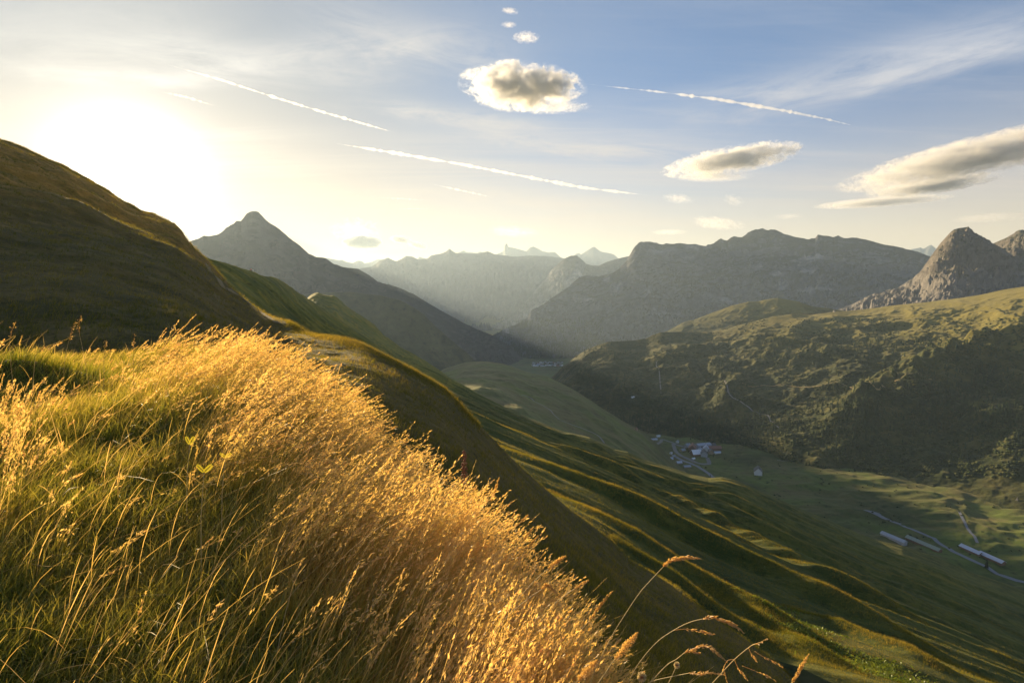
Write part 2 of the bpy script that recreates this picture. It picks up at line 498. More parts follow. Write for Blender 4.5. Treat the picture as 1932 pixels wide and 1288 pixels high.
# broad rocky massif right of the valley
MASS = [(860, 690), (931, 631), (950, 622), (975, 612), (996, 599), (1002, 586), (1024, 574), (1049, 557), (1074, 540), (1093, 523), (1105, 520), (1130, 521), (1155, 516), (1170, 506), (1183, 490), (1192, 475), (1198, 465), (1204, 460), (1211, 457), (1226, 455), (1236, 458),
        (1248, 461), (1262, 460), (1285, 459), (1298, 461), (1313, 461), (1325, 464), (1332, 465), (1334, 462), (1340, 462), (1347, 459), (1353, 454), (1360, 450), (1366, 453), (1372, 454), (1378, 448), (1384, 445), (1392, 447), (1400, 447), (1412, 439), (1425, 434), (1439, 432), (1450, 434), (1462, 433), (1470, 437), (1479, 441),
        (1497, 446), (1515, 449), (1522, 451), (1538, 450), (1543, 443), (1552, 445), (1561, 446), (1572, 448), (1581, 445), (1592, 450), (1604, 449), (1616, 449), (1631, 452), (1648, 456), (1665, 460), (1691, 465), (1719, 471), (1753, 483), (1800, 500), (1900, 510), (2200, 500)]


def mass_noise(x, y, r, A, t, z):
    g = gully(420, 190, 21)(x, y, r, A, t, z)
    return g + 95 * ridged((A * 6000 + r * .8 + 500 * fbm(x / 1500, y / 1500, 2, .5, 34)) / 1000, (r - A * 3000) / 1900, 6, .5, 33)


layer('mountain', [[Z(860, FLOORZ, 4500), Z(1100, FLOORZ, 4600), Z(1500, FLOORZ, 4300), Z(2200, FLOORZ, 4300)],
      [P(px, py, 5000 + (px - 860) * 2.6 if px < 1440 else 6500) for px, py in MASS],
      ('back', 2200, -1000)], [260, 12], 850, 2230, 1000, M_rock, [.5, .04, 1], bulge=[-60, 0], noise=mass_noise, label='broad grey rocky massif with pale screes right of the valley')
# pyramid peak left
PYR = [(200, 470), (300, 462), (345, 458), (359, 455), (366, 452), (372, 451), (378, 448), (384, 445), (392, 446), (400, 444), (412, 442), (420, 436), (427, 430), (434, 425), (441, 422), (445, 417), (449, 416), (454, 417), (460, 410), (465, 403), (471, 400), (477, 399), (484, 399), (488, 401), (494, 407), (502, 416), (510, 422), (521, 428), (528, 433), (543, 447), (555, 456),
       (567, 464), (583, 479), (598, 485), (614, 487), (630, 498), (648, 504), (676, 507), (698, 520), (713, 532), (748, 541), (779, 554), (810, 573), (847, 594), (878, 610), (909, 624), (928, 632), (960, 652), (1000, 690), (1060, 720)]
layer('mountain', [[Z(150, -560, 2600), Z(700, -600, 2700), Z(1080, -640, 3700)],
      [P(px, py, 4200 if px < 600 else 4200 + (px - 600) * .9) for px, py in PYR],
      ('back', 1600, -900)], [240, 12], 160, 1080, 900, M_pyr, [.5, .04, 1], bulge=[-90, 0], noise=gully(380, 120, 14), label='dark pyramid mountain beside the rising sun with a long falling ridge')
# lower wooded hill under it
layer('hill', [[Z(520, -520, 1900), Z(960, -640, 2300)],
      [P(*p, 2600) for p in [(520, 560), (570, 556), (614, 552), (660, 551), (716, 557), (754, 566), (779, 579), (800, 594), (822, 616), (847, 638), (878, 663), (890, 674), (905, 690), (960, 740)]],
      ('back', 700, -300)], [150, 8], 500, 980, 500, M_forest, [.4, .05, 1], bulge=[-25, 0], noise=gully(180, 36, 17), label='dim wooded hill below the pyramid mountain')
# right hand rock peak with scree foot
PK = [(1500, 640), (1560, 592), (1572, 587), (1590, 580), (1613, 572), (1640, 560), (1680, 549), (1705, 537), (1715, 530), (1722, 527), (1727, 521), (1734, 513), (1740, 506), (1747, 496), (1754, 486), (1760, 477), (1766, 470), (1772, 462), (1779, 454), (1786, 446), (1794, 438), (1800, 434), (1807, 432), (1813, 431), (1820, 430), (1827, 428), (1830, 432), (1836, 436), (1843, 441),
      (1851, 446), (1860, 452), (1869, 458), (1875, 460), (1893, 470), (1910, 482), (1932, 493), (1980, 505), (2200, 520)]


PKBASE = None


def peak_noise(x, y, r, A, t, z):
    g = gully(150, 80, 51)(x, y, r, A, t, z)
    strata = 9 * np.sin((z + fbm(x / 160, y / 160, 3, .5, 5) * 45) / 13.0)
    g = g + strata + 25 * ridged(x / 210, y / 400, 5, .55, 61)
    for hgt, wd, pts in PKSP:
        d, p = polydist(x, y, pts); g += hgt * np.exp(-(d / wd) ** 1.4) * np.clip(p * 2 + .3, 0, 1) * (1 - .6 * p)
    return g


layer('mountain', [[Z(1480, -150, 2900), Z(2250, -110, 2900)],
      [P(*p, 4300) for p in [(1800, 500), (1875, 459), (1884, 455), (1893, 451), (1902, 447), (1911, 442), (1917, 437), (1924, 434), (1932, 434), (1950, 430), (1990, 445), (2050, 440), (2250, 470)]],
      ('back', 900, -500)], [160, 10], 1845, 2300, 400, M_peak, [.1, .05, 1], noise=gully(200, 60, 23), label='grey rock mountain cut off by the frame edge behind the steep peak')
PKR = [[Z(1480, -150, 2850), Z(1800, -110, 2820), Z(2250, -90, 2800)], [P(px, py, 3500) for px, py in PK], ('back', 700, -450)]
PKBASE = layer('x', PKR, [240, 12], 1490, 2240, 700, None, [.02, .12, 1], bulge=[-50, 0], mesh=False)
PKSP = [(h, w, [at_px(PKBASE, *q) for q in pts]) for h, w, pts in [(75, 55, [(1814, 440), (1800, 462), (1782, 482), (1764, 505), (1752, 530), (1738, 552)]), (45, 50, [(1850, 452), (1862, 480), (1872, 510), (1880, 540)]), (40, 40, [(1880, 470), (1905, 500), (1920, 540)])]]
layer('mountain', PKR, [240, 12], 1490, 2240, 700, M_peak, [.02, .07, 1], bulge=[-50, 0], noise=peak_noise, label='steep triangular rock peak with sunlit left edge above the green shoulder')
# wooded hill behind the shoulder
layer('hill', [[Z(1200, -420, 2700), Z(1720, -300, 2750)],
      [P(*p, 3300) for p in [(1180, 660), (1230, 634), (1260, 624), (1288, 608), (1310, 603), (1335, 593), (1381, 577), (1412, 569), (1430, 569), (1443, 566), (1455, 564), (1468, 562), (1480, 564), (1507, 569), (1530, 577), (1560, 581), (1618, 590), (1720, 610)]],
      ('back', 700, -300)], [110, 8], 1170, 1730, 450, M_alp, [.5, .06, 1], noise=gully(130, 26, 27), label='small dark hill behind the green shoulder')
# valley floor
def floor_noise(x, y, r, A, t, z):
    m = np.clip((A - .32) / .2, 0, 1) * np.clip((1500 - r) / 300, 0, 1)
    return 3 * fbm(x / 90, y / 90, 4, .5, 71) + m * 4.5 * (ridged(x / 150 + fbm(x / 200, y / 200, 2, .5, 73), y / 85, 5, .5, 72) + .3)


FLOOR = layer('valley_floor', [[Z(200, -400, 500), Z(2500, -405, 500)],
      [Z(200, -400, 1000), Z(1300, -400, 1000), Z(2500, -395, 1000)],
      [Z(200, -430, 1800), Z(1300, -410, 1500), Z(2500, -380, 1500)],
      [Z(200, -640, 4200), Z(2500, -600, 4200)],
      [Z(200, -690, 45000), Z(2500, -690, 45000)]], [120, 120, 80, 10], -300, 2700, 900, M_meadow, [1, 1, 1, 1, 0], noise=floor_noise, label='green valley floor')

# big green shoulder of the right-hand side of the valley
SHO = [(960, 760), (1000, 736), (1040, 712), (1061, 692), (1092, 668), (1110, 658), (1132, 649), (1148, 644), (1185, 642), (1200, 641), (1212, 638), (1219, 638), (1232, 631), (1246, 626), (1280, 625), (1325, 626), (1345, 626), (1364, 623), (1396, 613), (1436, 602), (1465, 596), (1494, 592), (1535, 593), (1572, 588), (1600, 586), (1640, 582), (1680, 577), (1717, 573),
       (1755, 569), (1790, 565), (1820, 561), (1850, 556), (1877, 550), (1900, 545), (1932, 540), (2100, 520), (2500, 500)]
SPINE = [(1500, 878, 1350), (1560, 850, 1500), (1630, 820, 1600), (1680, 790, 1680), (1700, 750, 1760), (1780, 725, 1850), (1860, 700, 1950), (1932, 682, 2000), (2050, 660, 2050)]


def xyof(px, py, r):
    a, rr, z = P(px, py, r); return (math.sin(a) * r, math.cos(a) * r)


def sho_noise(x, y, r, A, t, z):
    wx = fbm(x / 300, y / 300, 3, .5, 81) * 90
    g = ridged((x + wx) / 330, (y + wx) / 420, 6, .5, 82) * 25
    g += ridged((x - wx) / 110, y / 130, 4, .5, 83) * 5
    g += fbm(x / 30, y / 30, 3, .5, 84) * 4
    d, p = polydist(x, y, [xyof(*q) for q in SPINE])
    g += 62 * np.exp(-(d / 75) ** 2) * np.clip(p * 3, 0, 1) * (1 + .35 * fbm(x / 60, y / 60, 3, .6, 85))
    return g


SHOULDER = layer('hill', [[Z(960, -440, 1900), Z(1100, -425, 1750), Z(1200, -415, 1600), Z(1350, -412, 1480), Z(1500, -410, 1380), Z(1700, -405, 1300), Z(1932, -398, 1250), Z(2500, -395, 1250)],
      [P(1000, 745, 2000), P(1100, 730, 1850), P(1200, 760, 1800), P(1350, 770, 1680), P(1500, 770, 1600), P(1700, 790, 1600), P(1932, 790, 1560), P(2500, 790, 1560)],
      [P(px, py, 2300 + min(max(px - 1150, 0), 500) * .8) for px, py in SHO],
      ('back', 700, -330)], [150, 260, 10], 950, 2500, 1300, M_alp, [.35, 1, .06, 1], bulge=[-8, 10, 0], noise=sho_noise, label='big green shoulder hill with scrub on the right of the valley')

# spur hill between the near slope and the valley
SPUR = layer('hill', [[P(600, 800, 620), P(860, 800, 620), P(1000, 850, 640), P(1150, 905, 700), P(1300, 960, 800), P(1450, 1000, 850)],
      [P(700, 740, 1300), P(800, 715, 1450), P(838, 696, 1550), P(855, 690, 1550), P(878, 683, 1500), P(909, 681, 1450), P(950, 686, 1400), P(1000, 703, 1350), P(1034, 711, 1300), P(1077, 732, 1250), P(1114, 755, 1220), P(1137, 771, 1210), P(1174, 794, 1210),
       P(1211, 813, 1220), P(1238, 835, 1230), P(1262, 860, 1240), P(1330, 920, 1240), P(1450, 980, 1200)],
      ('back', 350, -190)], [200, 20], 640, 1450, 600, M_meadow, [.6, .12, 1], bulge=[6, 0],
      noise=lambda x, y, r, A, t, z: ridged(x / 160, y / 210, 4, .5, 91) * 13 + fbm(x / 40, y / 40, 4, .5, 92) * 3, label='smooth green spur hill with a footpath in the middle distance')

# dark knob on the left flank
layer('hill', [[Z(480, -40, 420), Z(900, -140, 520)],
      [P(*p, 720) for p in [(520, 600), (560, 575), (580, 563), (585, 558), (589, 555), (595, 553), (601, 552), (607, 555), (614, 557), (622, 558), (629, 557), (637, 562), (645, 569), (652, 576), (660, 582), (679, 594), (707, 613), (723, 631), (754, 653), (785, 669), (820, 692), (860, 720), (900, 750)]],
      ('back', 150, -90)], [70, 8], 500, 910, 400, M_slope, [.5, .08, 1], noise=gully(60, 9, 95), label='brown rocky knob on the falling left flank')

# long fluted slope
CREST = [(300, 470), (360, 480), (386, 487), (412, 493), (443, 500), (474, 511), (499, 520), (524, 524), (549, 541), (567, 554), (590, 568), (620, 588), (650, 608), (692, 636), (725, 657), (754, 673), (798, 688), (835, 705), (867, 722), (900, 741), (940, 762), (1000, 790), (1040, 805), (1066, 815), (1113, 824), (1132, 833), (1158, 846), (1185, 852),
         (1211, 864), (1238, 873), (1267, 882), (1301, 894), (1337, 901), (1361, 899), (1375, 902), (1392, 907), (1417, 917), (1442, 929), (1500, 954), (1561, 979), (1600, 996), (1651, 1017), (1703, 1029), (1746, 1044), (1772, 1053), (1806, 1067), (1840, 1081), (1875, 1092), (1909, 1104), (1932, 1113), (2100, 1180), (2500, 1300)]


def crest_r(px):
    return float(np.interp(px, [300, 386, 500, 620, 750, 835, 900, 1000, 1200, 1347, 1500, 1600, 1750, 1932, 2200, 2500], [330, 330, 350, 560, 680, 650, 600, 520, 450, 430, 470, 505, 560, 637, 780, 950]))


def plane_z(a, r):
    return -9 - .45 * r * math.sin(a) - .225 * r * math.cos(a)


NEARC = []
for _d in range(-50, 76, 5):
    _a = math.radians(_d); _r = float(np.interp(_d, [-50, -25, -5, 0, 20, 50, 75], [130, 110, 56, 46.5, 46.5, 46, 46]))
    NEARC.append((_a, _r, min(plane_z(_a, _r) + .05 * _r * max(0, math.sin(_a)), _r * float(np.interp(_d, [-30, -10, 0, 10, 22, 45], [-.06, -.20, -.36, -.49, -.64, -.66])))))
MIDC = [P(300, 492, 170), P(386, 500, 180), P(500, 603, 210), P(620, 648, 310), P(760, 705, 320)]
for _d in range(-3, 76, 4):
    _a = math.radians(_d); _r = float(np.interp(_d, [-3, 20, 45, 75], [270, 250, 330, 400]))
    MIDC.append((_a, _r, plane_z(_a, _r)))
RILLS = [  # (height, width, photo points on the slope)
    (3.6, 5, [(880, 780), (941, 806), (1020, 825), (1115, 866), (1191, 900), (1248, 928), (1305, 958), (1400, 1006), (1530, 1085), (1620, 1130), (1750, 1180), (1932, 1262)]),
    (3.2, 4, [(940, 842), (983, 874), (1077, 910), (1172, 948), (1267, 989), (1342, 1027), (1425, 1073), (1501, 1107), (1576, 1134), (1651, 1174), (1770, 1228), (1900, 1290)]),
    (1.6, 3, [(1040, 915), (1115, 965), (1180, 1005), (1260, 1046), (1342, 1096), (1440, 1150), (1560, 1215), (1670, 1270)]),
    (1.4, 2.6, [(1150, 1010), (1240, 1078), (1340, 1140), (1440, 1200), (1540, 1258)]),
    (2.8, 5, [(1340, 990), (1440, 1040), (1540, 1082), (1700, 1160), (1800, 1200), (1932, 1270)]),
    (3.4, 6, [(1340, 903), (1440, 948), (1560, 1000), (1700, 1065), (1800, 1110), (1932, 1168)]),
    (2.6, 6, [(1100, 840), (1200, 885), (1330, 945), (1430, 1000), (1560, 1060), (1750, 1140), (1932, 1220)]),
    (2.2, 4, [(1430, 985), (1560, 1040), (1700, 1092), (1850, 1165), (1960, 1215)]),
    (1.5, 3, [(1480, 1128), (1600, 1185), (1720, 1240), (1800, 1280)]),
    (1.3, 2.6, [(1330, 1105), (1430, 1168), (1540, 1235), (1610, 1275)]),
    (2.0, 5, [(1010, 798), (1090, 832), (1180, 872), (1270, 915)]),
    (2.4, 5, [(1180, 858), (1290, 912), (1400, 955), (1520, 1012), (1640, 1060), (1760, 1100)]),
]


def slope_noise(x, y, r, A, t, z):
    # coordinates along / across the fall line
    th = math.radians(2); u = x * math.cos(th) + y * math.sin(th); v = -x * math.sin(th) + y * math.cos(th)
    wv = fbm(x / 120, y / 120, 3, .5, 101) * 14
    s = np.clip(r / 200, .35, 1.6)
    g = ridged(u / 900, (v + wv) / 30, 4, .45, 102) * 2.6 * s
    g += ridged(u / 420, (v + wv) / 12, 3, .5, 103) * .7 * s
    g += fbm(u / 220, v / 22, 4, .5, 104) * .5 * s
    g += fbm(x / 6, y / 6, 3, .5, 105) * .12
    for h, w, pts in RILLS:
        d, p = polydist(x, y, pts)
        g += (h * 1.35 * np.exp(-(d / (w * 1.15)) ** 2) - h * .42 * np.exp(-(d / (3.2 * w)) ** 2)) * np.clip(np.minimum(p, 1 - p) * 3.2, 0, 1) ** 1.5
    return g


SROWS = [NEARC, MIDC, [P(px, py, crest_r(px)) for px, py in CREST], ('back', 120, -75)]
BASE = layer('slope', SROWS, [260, 260, 20], 280, 2500, 1200, M_slope, [1, 1, .15, 1], power=[1.3, 1.2, 1], mesh=False)


def eased(W):
    """resample a polyline and smooth its bends"""
    q = np.array([tuple(p) for p in W]); s = np.linspace(0, len(q) - 1, 30); i = np.minimum(s.astype(int), len(q) - 2); f = (s - i)[:, None]
    q = q[i] * (1 - f) + q[i + 1] * f
    for _ in range(60):
        q[1:-1] = q[1:-1] * .5 + (q[:-2] + q[2:]) * .25
    return [tuple(p) for p in q]


RILLS = [(h, w, eased([at_px(BASE, *p) for p in pts])) for h, w, pts in RILLS]
SLOPE = layer('slope', SROWS, [260, 260, 20], 280, 2500, 1200, M_slope,
      [1, 1, .15, 1], noise=slope_noise, power=[1.3, 1.2, 1], label='long grassy slope fluted with shadowed gullies')

# near hill: the knoll under the camera, its dark flank and the hill the sun clears
HILL = [(-900, -60, 190), (-400, 130, 190), (-200, 195, 185), (0, 264, 175), (21, 272, 172), (54, 285, 168), (89, 301, 164), (118, 313, 160), (143, 327, 157), (168, 340, 154), (189, 353, 151), (214, 370, 148), (236, 384, 145), (264, 399, 142), (286, 402, 139), (304, 410, 136), (329, 422, 132), (343, 436, 128), (354, 454, 124), (366, 467, 120), (382, 483, 114),
        (395, 499, 110), (412, 520, 104), (443, 548, 90), (479, 577, 72), (511, 597, 58), (551, 613, 50), (597, 630, 44), (637, 637, 41), (680, 646, 39), (724, 666, 38), (767, 689, 38), (810, 713, 38), (838, 730, 38), (861, 753, 38), (882, 778, 38), (900, 796, 38), (948, 846, 40), (983, 881, 41), (1020, 915, 42), (1077, 964, 43), (1115, 990, 44), (1153, 1019, 44), (1191, 1059, 44), (1229, 1081, 44),
        (1286, 1115, 44), (1323, 1149, 43), (1361, 1180, 42), (1400, 1203, 41), (1460, 1250, 40), (1500, 1290, 40), (1650, 1420, 38), (2200, 1800, 34)]
EDGE = [(-900, 720, 13), (-300, 700, 13), (0, 692, 13), (250, 682, 12), (400, 664, 11), (480, 692, 10.5), (580, 750, 9.5), (650, 820, 8.2), (715, 905, 6.8), (770, 995, 5.6), (840, 1105, 4.5), (920, 1215, 3.6), (1010, 1340, 3.0), (1100, 1490, 2.6), (1300, 1700, 2.2), (2200, 2400, 1.8)]
GAP = [Z(-900, -2.3, 20), Z(0, -2.1, 19), Z(250, -2.0, 18), Z(400, -2.4, 17), Z(500, -3.0, 16), Z(620, -3.9, 14.5), Z(700, -4.3, 13), Z(780, -4.6, 11), Z(860, -5.0, 9.5), Z(950, -5.2, 8), Z(1050, -5.2, 7), Z(1150, -5.2, 6), Z(1300, -5.4, 5.4), Z(1500, -5.8, 5), Z(2200, -6.5, 4.5)]


def near_noise(x, y, r, A, t, z):
    far = np.clip((r - 14) / 60, 0, 1)
    g = fbm(x / 1.6, y / 1.6, 4, .5, 111) * .07 + fbm(x / 4, y / 4, 2, .5, 113) * .10
    g += far * (fbm(x / 18, y / 18, 5, .55, 112) * 1.4 + ridged(x / 14, y / 24, 4, .5, 114) * .7)
    g += .34 * np.exp(-((x + 6.6) ** 2 / 1.1 + (y - 7.6) ** 2 / .35))
    return g


NEAR = layer('hillside', [[Z(-900, -1.95, .3), Z(966, -2.0, .3), Z(2200, -2.05, .3)],
      [Z(-900, -1.42, 4.2), Z(0, -1.44, 4.2), Z(500, -1.52, 3.8), Z(840, -1.75, 2.6), Z(966, -1.85, 2.0), Z(1400, -2.05, 1.3), Z(2200, -2.1, 1.0)],
      [P(*p) for p in EDGE], GAP, [P(*p) for p in HILL], ('back', 26, -22)], [14, 60, 40, 230, 20], -900, 2200, 1100, M_near,
      [.6, 1, 1, 1, .18, 1], bulge=[0, 0.02, 0, 0, 2], noise=near_noise, label='grassy hillside under the camera rising to the sunlit ridge')

# ------------------------------------------------------------------ grass
def blade_mat(name, c0, c1, c2, trans=.5, gloss=.04):
    """leaf: tone attribute runs green -> straw, along attribute fades to the drier tip"""
    m, N = new_mat(name)
    o = N.n('ShaderNodeOutputMaterial')
    tone = N.n('ShaderNodeAttribute', attribute_name='tone').outputs['Fac']
    al = N.n('ShaderNodeAttribute', attribute_name='along').outputs['Fac']
    c = N.mix(N.ramp(tone, 0, .5, smooth=False), c0, c1)
    c = N.mix(N.ramp(tone, .5, 1, smooth=False), c, c2)
    c = N.mix(N.math('MULTIPLY', N.math('POWER', al, 3.0), .5), c, tuple(min(1, k * 1.35) for k in c2))
    d = N.n('ShaderNodeBsdfDiffuse'); N.put(d.inputs[0], c)
    t = N.n('ShaderNodeBsdfTranslucent'); N.put(t.inputs[0], N.vmath('MULTIPLY', c, (1.25, 1.1, .62)))
    mx = N.n('ShaderNodeMixShader'); mx.inputs[0].default_value = trans; N.put(mx.inputs[1], d.outputs[0]); N.put(mx.inputs[2], t.outputs[0])
    g = N.n('ShaderNodeBsdfGlossy'); g.inputs['Roughness'].default_value = .35; g.inputs[0].default_value = (1, 1, 1, 1)
    m2 = N.n('ShaderNodeMixShader'); m2.inputs[0].default_value = gloss; N.put(m2.inputs[1], mx.outputs[0]); N.put(m2.inputs[2], g.outputs[0])
    N.put(o.inputs[0], m2.outputs[0])
    return m


M_blade = blade_mat('grass_blade', (.11, .17, .018), (.33, .32, .04), (.58, .43, .12), .55, .03)
M_straw = blade_mat('dry_grass', (.28, .26, .07), (.54, .38, .12), (.80, .56, .26), .58, .02)
rng = np.random.default_rng(7)


def bent(n, th0, th1, length, heading, segs):
    """centre lines of bent stems: returns (n, segs+1, 3) offsets from the root"""
    s = (np.arange(segs) + .5) / segs
    th = th0[:, None] + (th1 - th0)[:, None] * s[None, :] ** 1.2
    step = (length / segs)[:, None]
    hz = np.cumsum(np.sin(th) * step, 1); up = np.cumsum(np.cos(th) * step, 1)
    out = np.zeros((n, segs + 1, 3))
    out[:, 1:, 0] = hz * np.sin(heading)[:, None]; out[:, 1:, 1] = hz * np.cos(heading)[:, None]; out[:, 1:, 2] = up
    return out


def ribbons(base, line, width, face, taper, tone):
    """strip quads along the lines; face = horizontal direction angle of the ribbon's width"""
    n, k, _ = line.shape
    c = base[:, None, :] + line
    w = (width[:, None] * taper[None, :])[..., None] * .5
    side = np.stack([np.cos(face), -np.sin(face), np.zeros(n)], -1)[:, None, :]
    v = np.concatenate([c - side * w, c + side * w], 2).reshape(n, k, 2, 3)
    idx = (np.arange(n)[:, None] * k + np.arange(k - 1)[None, :]) * 2
    f = np.stack([idx, idx + 1, idx + 3, idx + 2], -1).reshape(-1, 4)
    tn = np.repeat(tone, k * 2); al = np.tile(np.repeat(np.linspace(0, 1, k), 2), n)
    return v.reshape(-1, 3), f, tn, al


def collect(parts):
    V = []; F = []; T = []; A = []; o = 0
    for v, f, t, a in parts:
        V.append(v); F.append(f + o); T.append(t); A.append(a); o += len(v)
    return np.concatenate(V), np.concatenate(F), dict(tone=np.concatenate(T), along=np.concatenate(A))


def world_to_px(x, y, z):
    d = y * math.cos(PITCH) - z * math.sin(PITCH); u = y * math.sin(PITCH) + z * math.cos(PITCH)
    return W0 / 2 + FPX * x / d, H0 / 2 - FPX * u / d


def edge_r(az):
    pa = np.array([P(*p)[0] for p in EDGE]); return np.interp(az, pa, [p[2] for p in EDGE])


WIND = math.radians(78)     # heading the grass leans to (from +Y towards +X)

# --- short green turf on the knoll
def knoll_points(n, rmin=1.2, over=1.06, amin=-50, amax=30, power=1.35):
    az = np.radians(rng.uniform(amin, amax, n))
    e = edge_r(az) * over
    u = rng.random(n)
    q = 2 - power
    r = (rmin ** q + u * (np.maximum(e, rmin + .1) ** q - rmin ** q)) ** (1 / q)
    x = np.sin(az) * r; y = np.cos(az) * r
    return x, y, z_at(NEAR, x, y), r, az


def gold_mask(x, y, z):
    px, py = world_to_px(x, y, z)
    # tall dry grass: a wide band along the outer edge of the knoll, plus a clump at the far left of the frame
    ex = np.interp(py, [640, 700, 800, 900, 1000, 1100, 1200, 1300, 1500], [230, 250, 330, 400, 470, 520, 560, 600, 650])
    g = np.clip((px - ex) / 130 + .5 + fbm(x / .9, y / .9, 3, .6, 201) * .9, 0, 1)
    g2 = np.clip((130 - px) / 90, 0, 1) * np.clip((py - 740) / 60, 0, 1) * np.clip((1120 - py) / 120, 0, 1) * .34
    return np.maximum(g, g2)


x, y, z, r, az = knoll_points(330000)
gm = gold_mask(x, y, z)
cl = fbm(x / .5, y / .5, 3, .6, 202)
keep = rng.random(len(x)) < (1 - .45 * gm)
x, y, z, r, az, gm, cl = [a[keep] for a in (x, y, z, r, az, gm, cl)]
n = len(x)
L = (rng.uniform(.07, .20, n) + .05 * np.clip(cl, -1, 1)) * (1 + .5 * gm) * (1 + .35 * np.clip(r / 8, 0, 1))
head = WIND + rng.normal(0, 1.3, n)
th1 = np.clip(rng.normal(1.15, .45, n), .1, 2.2)
line = bent(n, np.abs(rng.normal(.15, .25, n)), th1, L, head, 4)
tone = np.clip(.33 + .42 * fbm(x / 1.3, y / 1.3, 3, .6, 203) + rng.normal(0, .2, n) + .35 * gm, 0, 1)
v, f, t, a = ribbons(np.stack([x, y, z - .01], -1), line, rng.uniform(.0016, .0038, n) * (1 + r / 10), rng.uniform(0, math.pi, n), np.array([1, 1, .85, .6, .08]), tone)
grass = mesh_obj('grass', v, f, M_blade, attrs=dict(tone=t, along=a))
tag(grass, 'short green meadow grass covering the knoll in front', 'grass', kind='stuff')

# --- tall golden grass with feathery heads, bent over by the wind
def tall_grass(n, seed, lmin, lmax, spik, over=1.03, gate=None):
    x, y, z, r, az = knoll_points(n, 1.3, over, -46, 26, 1.15)
    gm = gold_mask(x, y, z)
    cl = fbm(x / .7, y / .7, 3, .55, seed)
    k = rng.random(len(x)) < np.clip(gm * (.72 + 1.15 * cl) * np.clip(.38 + r / 7.5, 0, 1), 0.015, 1)
    if gate is not None: k &= gate(x, y, z, r)
    x, y, z, r, az, gm = [q[k] for q in (x, y, z, r, az, gm)]
    n = len(x); segs = 7
    L = rng.uniform(lmin, lmax, n) * (.55 + .45 * gm) * np.clip(.72 + r / 14, 0, 1.05) * (1 + .32 * fbm(x / 1.1, y / 1.1, 2, .5, 215))
    head = WIND + rng.normal(0, .28, n) + .5 * fbm(x / 1.6, y / 1.6, 2, .5, 216)
    nr = np.clip((4.5 - r) / 2.5, 0, 1)
    th0 = np.clip(rng.normal(.42, .16, n), 0, 1); th1 = np.clip(rng.normal(1.25, .30, n) - .45 * nr, .4, 2.1)
    lf = np.clip((110 - world_to_px(x, y, z)[0]) / 80, 0, 1); th0 *= 1 - .8 * lf; th1 *= 1 - .6 * lf
    line = bent(n, th0, th1, L, head, segs)
    base = np.stack([x, y, z - .01], -1)
    tone = np.clip(rng.normal(.55, .20, n) + .45 * fbm(x / .9, y / .9, 2, .5, 217), 0, 1)
    face = np.arctan2(x, y) + rng.normal(0, .5, n)
    parts = [ribbons(base, line, rng.uniform(.0015, .0026, n) * (1 + r / 14), face, np.array([1, 1, .9, .8, .7, .6, .5, .4]), tone)]
    # dry leaves on the stem
    k2 = rng.random(n) < .6
    b2 = (base + line[:, 1, :])[k2]; m = k2.sum()
    l2 = bent(m, rng.uniform(.3, .9, m), rng.uniform(1.2, 2.3, m), rng.uniform(.10, .28, m), head[k2] + rng.normal(0, .9, m), 4)
    parts.append(ribbons(b2, l2, rng.uniform(.002, .0035, m) * (1 + r[k2] / 14), rng.uniform(0, 3.14, m), np.array([.8, 1, .8, .5, .05]), np.clip(tone[k2] - .15, 0, 1)))
    # spikelets over the upper third of the stem
    S = spik
    sp = rng.uniform(.66, 1.0, (n, S)); ii = np.minimum((sp * segs).astype(int), segs - 1); fr = (sp * segs - ii)[..., None]
    an = np.arange(n)[:, None]
    c = base[:, None, :] + line[an, ii] * (1 - fr) + line[an, ii + 1] * fr
    tang = line[an, ii + 1] - line[an, ii]; tang /= np.linalg.norm(tang, axis=-1, keepdims=True)
    spread = (1.02 - sp)[..., None] * .085 * np.where(rng.random((n, 1, 1)) < .35, .18, rng.uniform(.4, 1, (n, 1, 1)))
    c = c + rng.normal(0, 1, (n, S, 3)) * spread * np.array([1, 1, .8])
    d = tang + rng.normal(0, .35, (n, S, 3)); d /= np.linalg.norm(d, axis=-1, keepdims=True)
    ln = rng.uniform(.005, .011, (n, S, 1)) * (1 + r / 9)[:, None, None]; wd = ln * rng.uniform(.18, .34, (n, S, 1))
    q = np.cross(d, rng.normal(0, 1, (n, S, 3))); q /= np.linalg.norm(q, axis=-1, keepdims=True)
    v = np.stack([c - d * ln, c + q * wd, c + d * ln, c - q * wd], 2).reshape(-1, 3)
    f = np.arange(len(v)).reshape(-1, 4)
    parts.append((v, f, np.repeat(np.repeat(np.clip(tone + .2, 0, 1), S), 4), np.full(len(v), .8)))
    return parts


parts = tall_grass(21000, 211, .38, .76, 26)
# fallen and leaning straws lying over the green turf
x, y, z, r, az = knoll_points(1500, 2.1, .95, -46, 20, 1.3)
n = len(x); ln_ = bent(n, rng.uniform(.5, 1.45, n), rng.uniform(1.0, 1.75, n), rng.uniform(.25, .75, n), WIND + rng.normal(0, .9, n), 5)
parts.append(ribbons(np.stack([x, y, z + rng.uniform(.02, .12, n)], -1), ln_, rng.uniform(.0018, .0032, n) * (1 + r / 14), rng.uniform(0, 3.14, n), np.array([1, 1, .9, .8, .6, .3]), rng.uniform(.5, 1, n)))
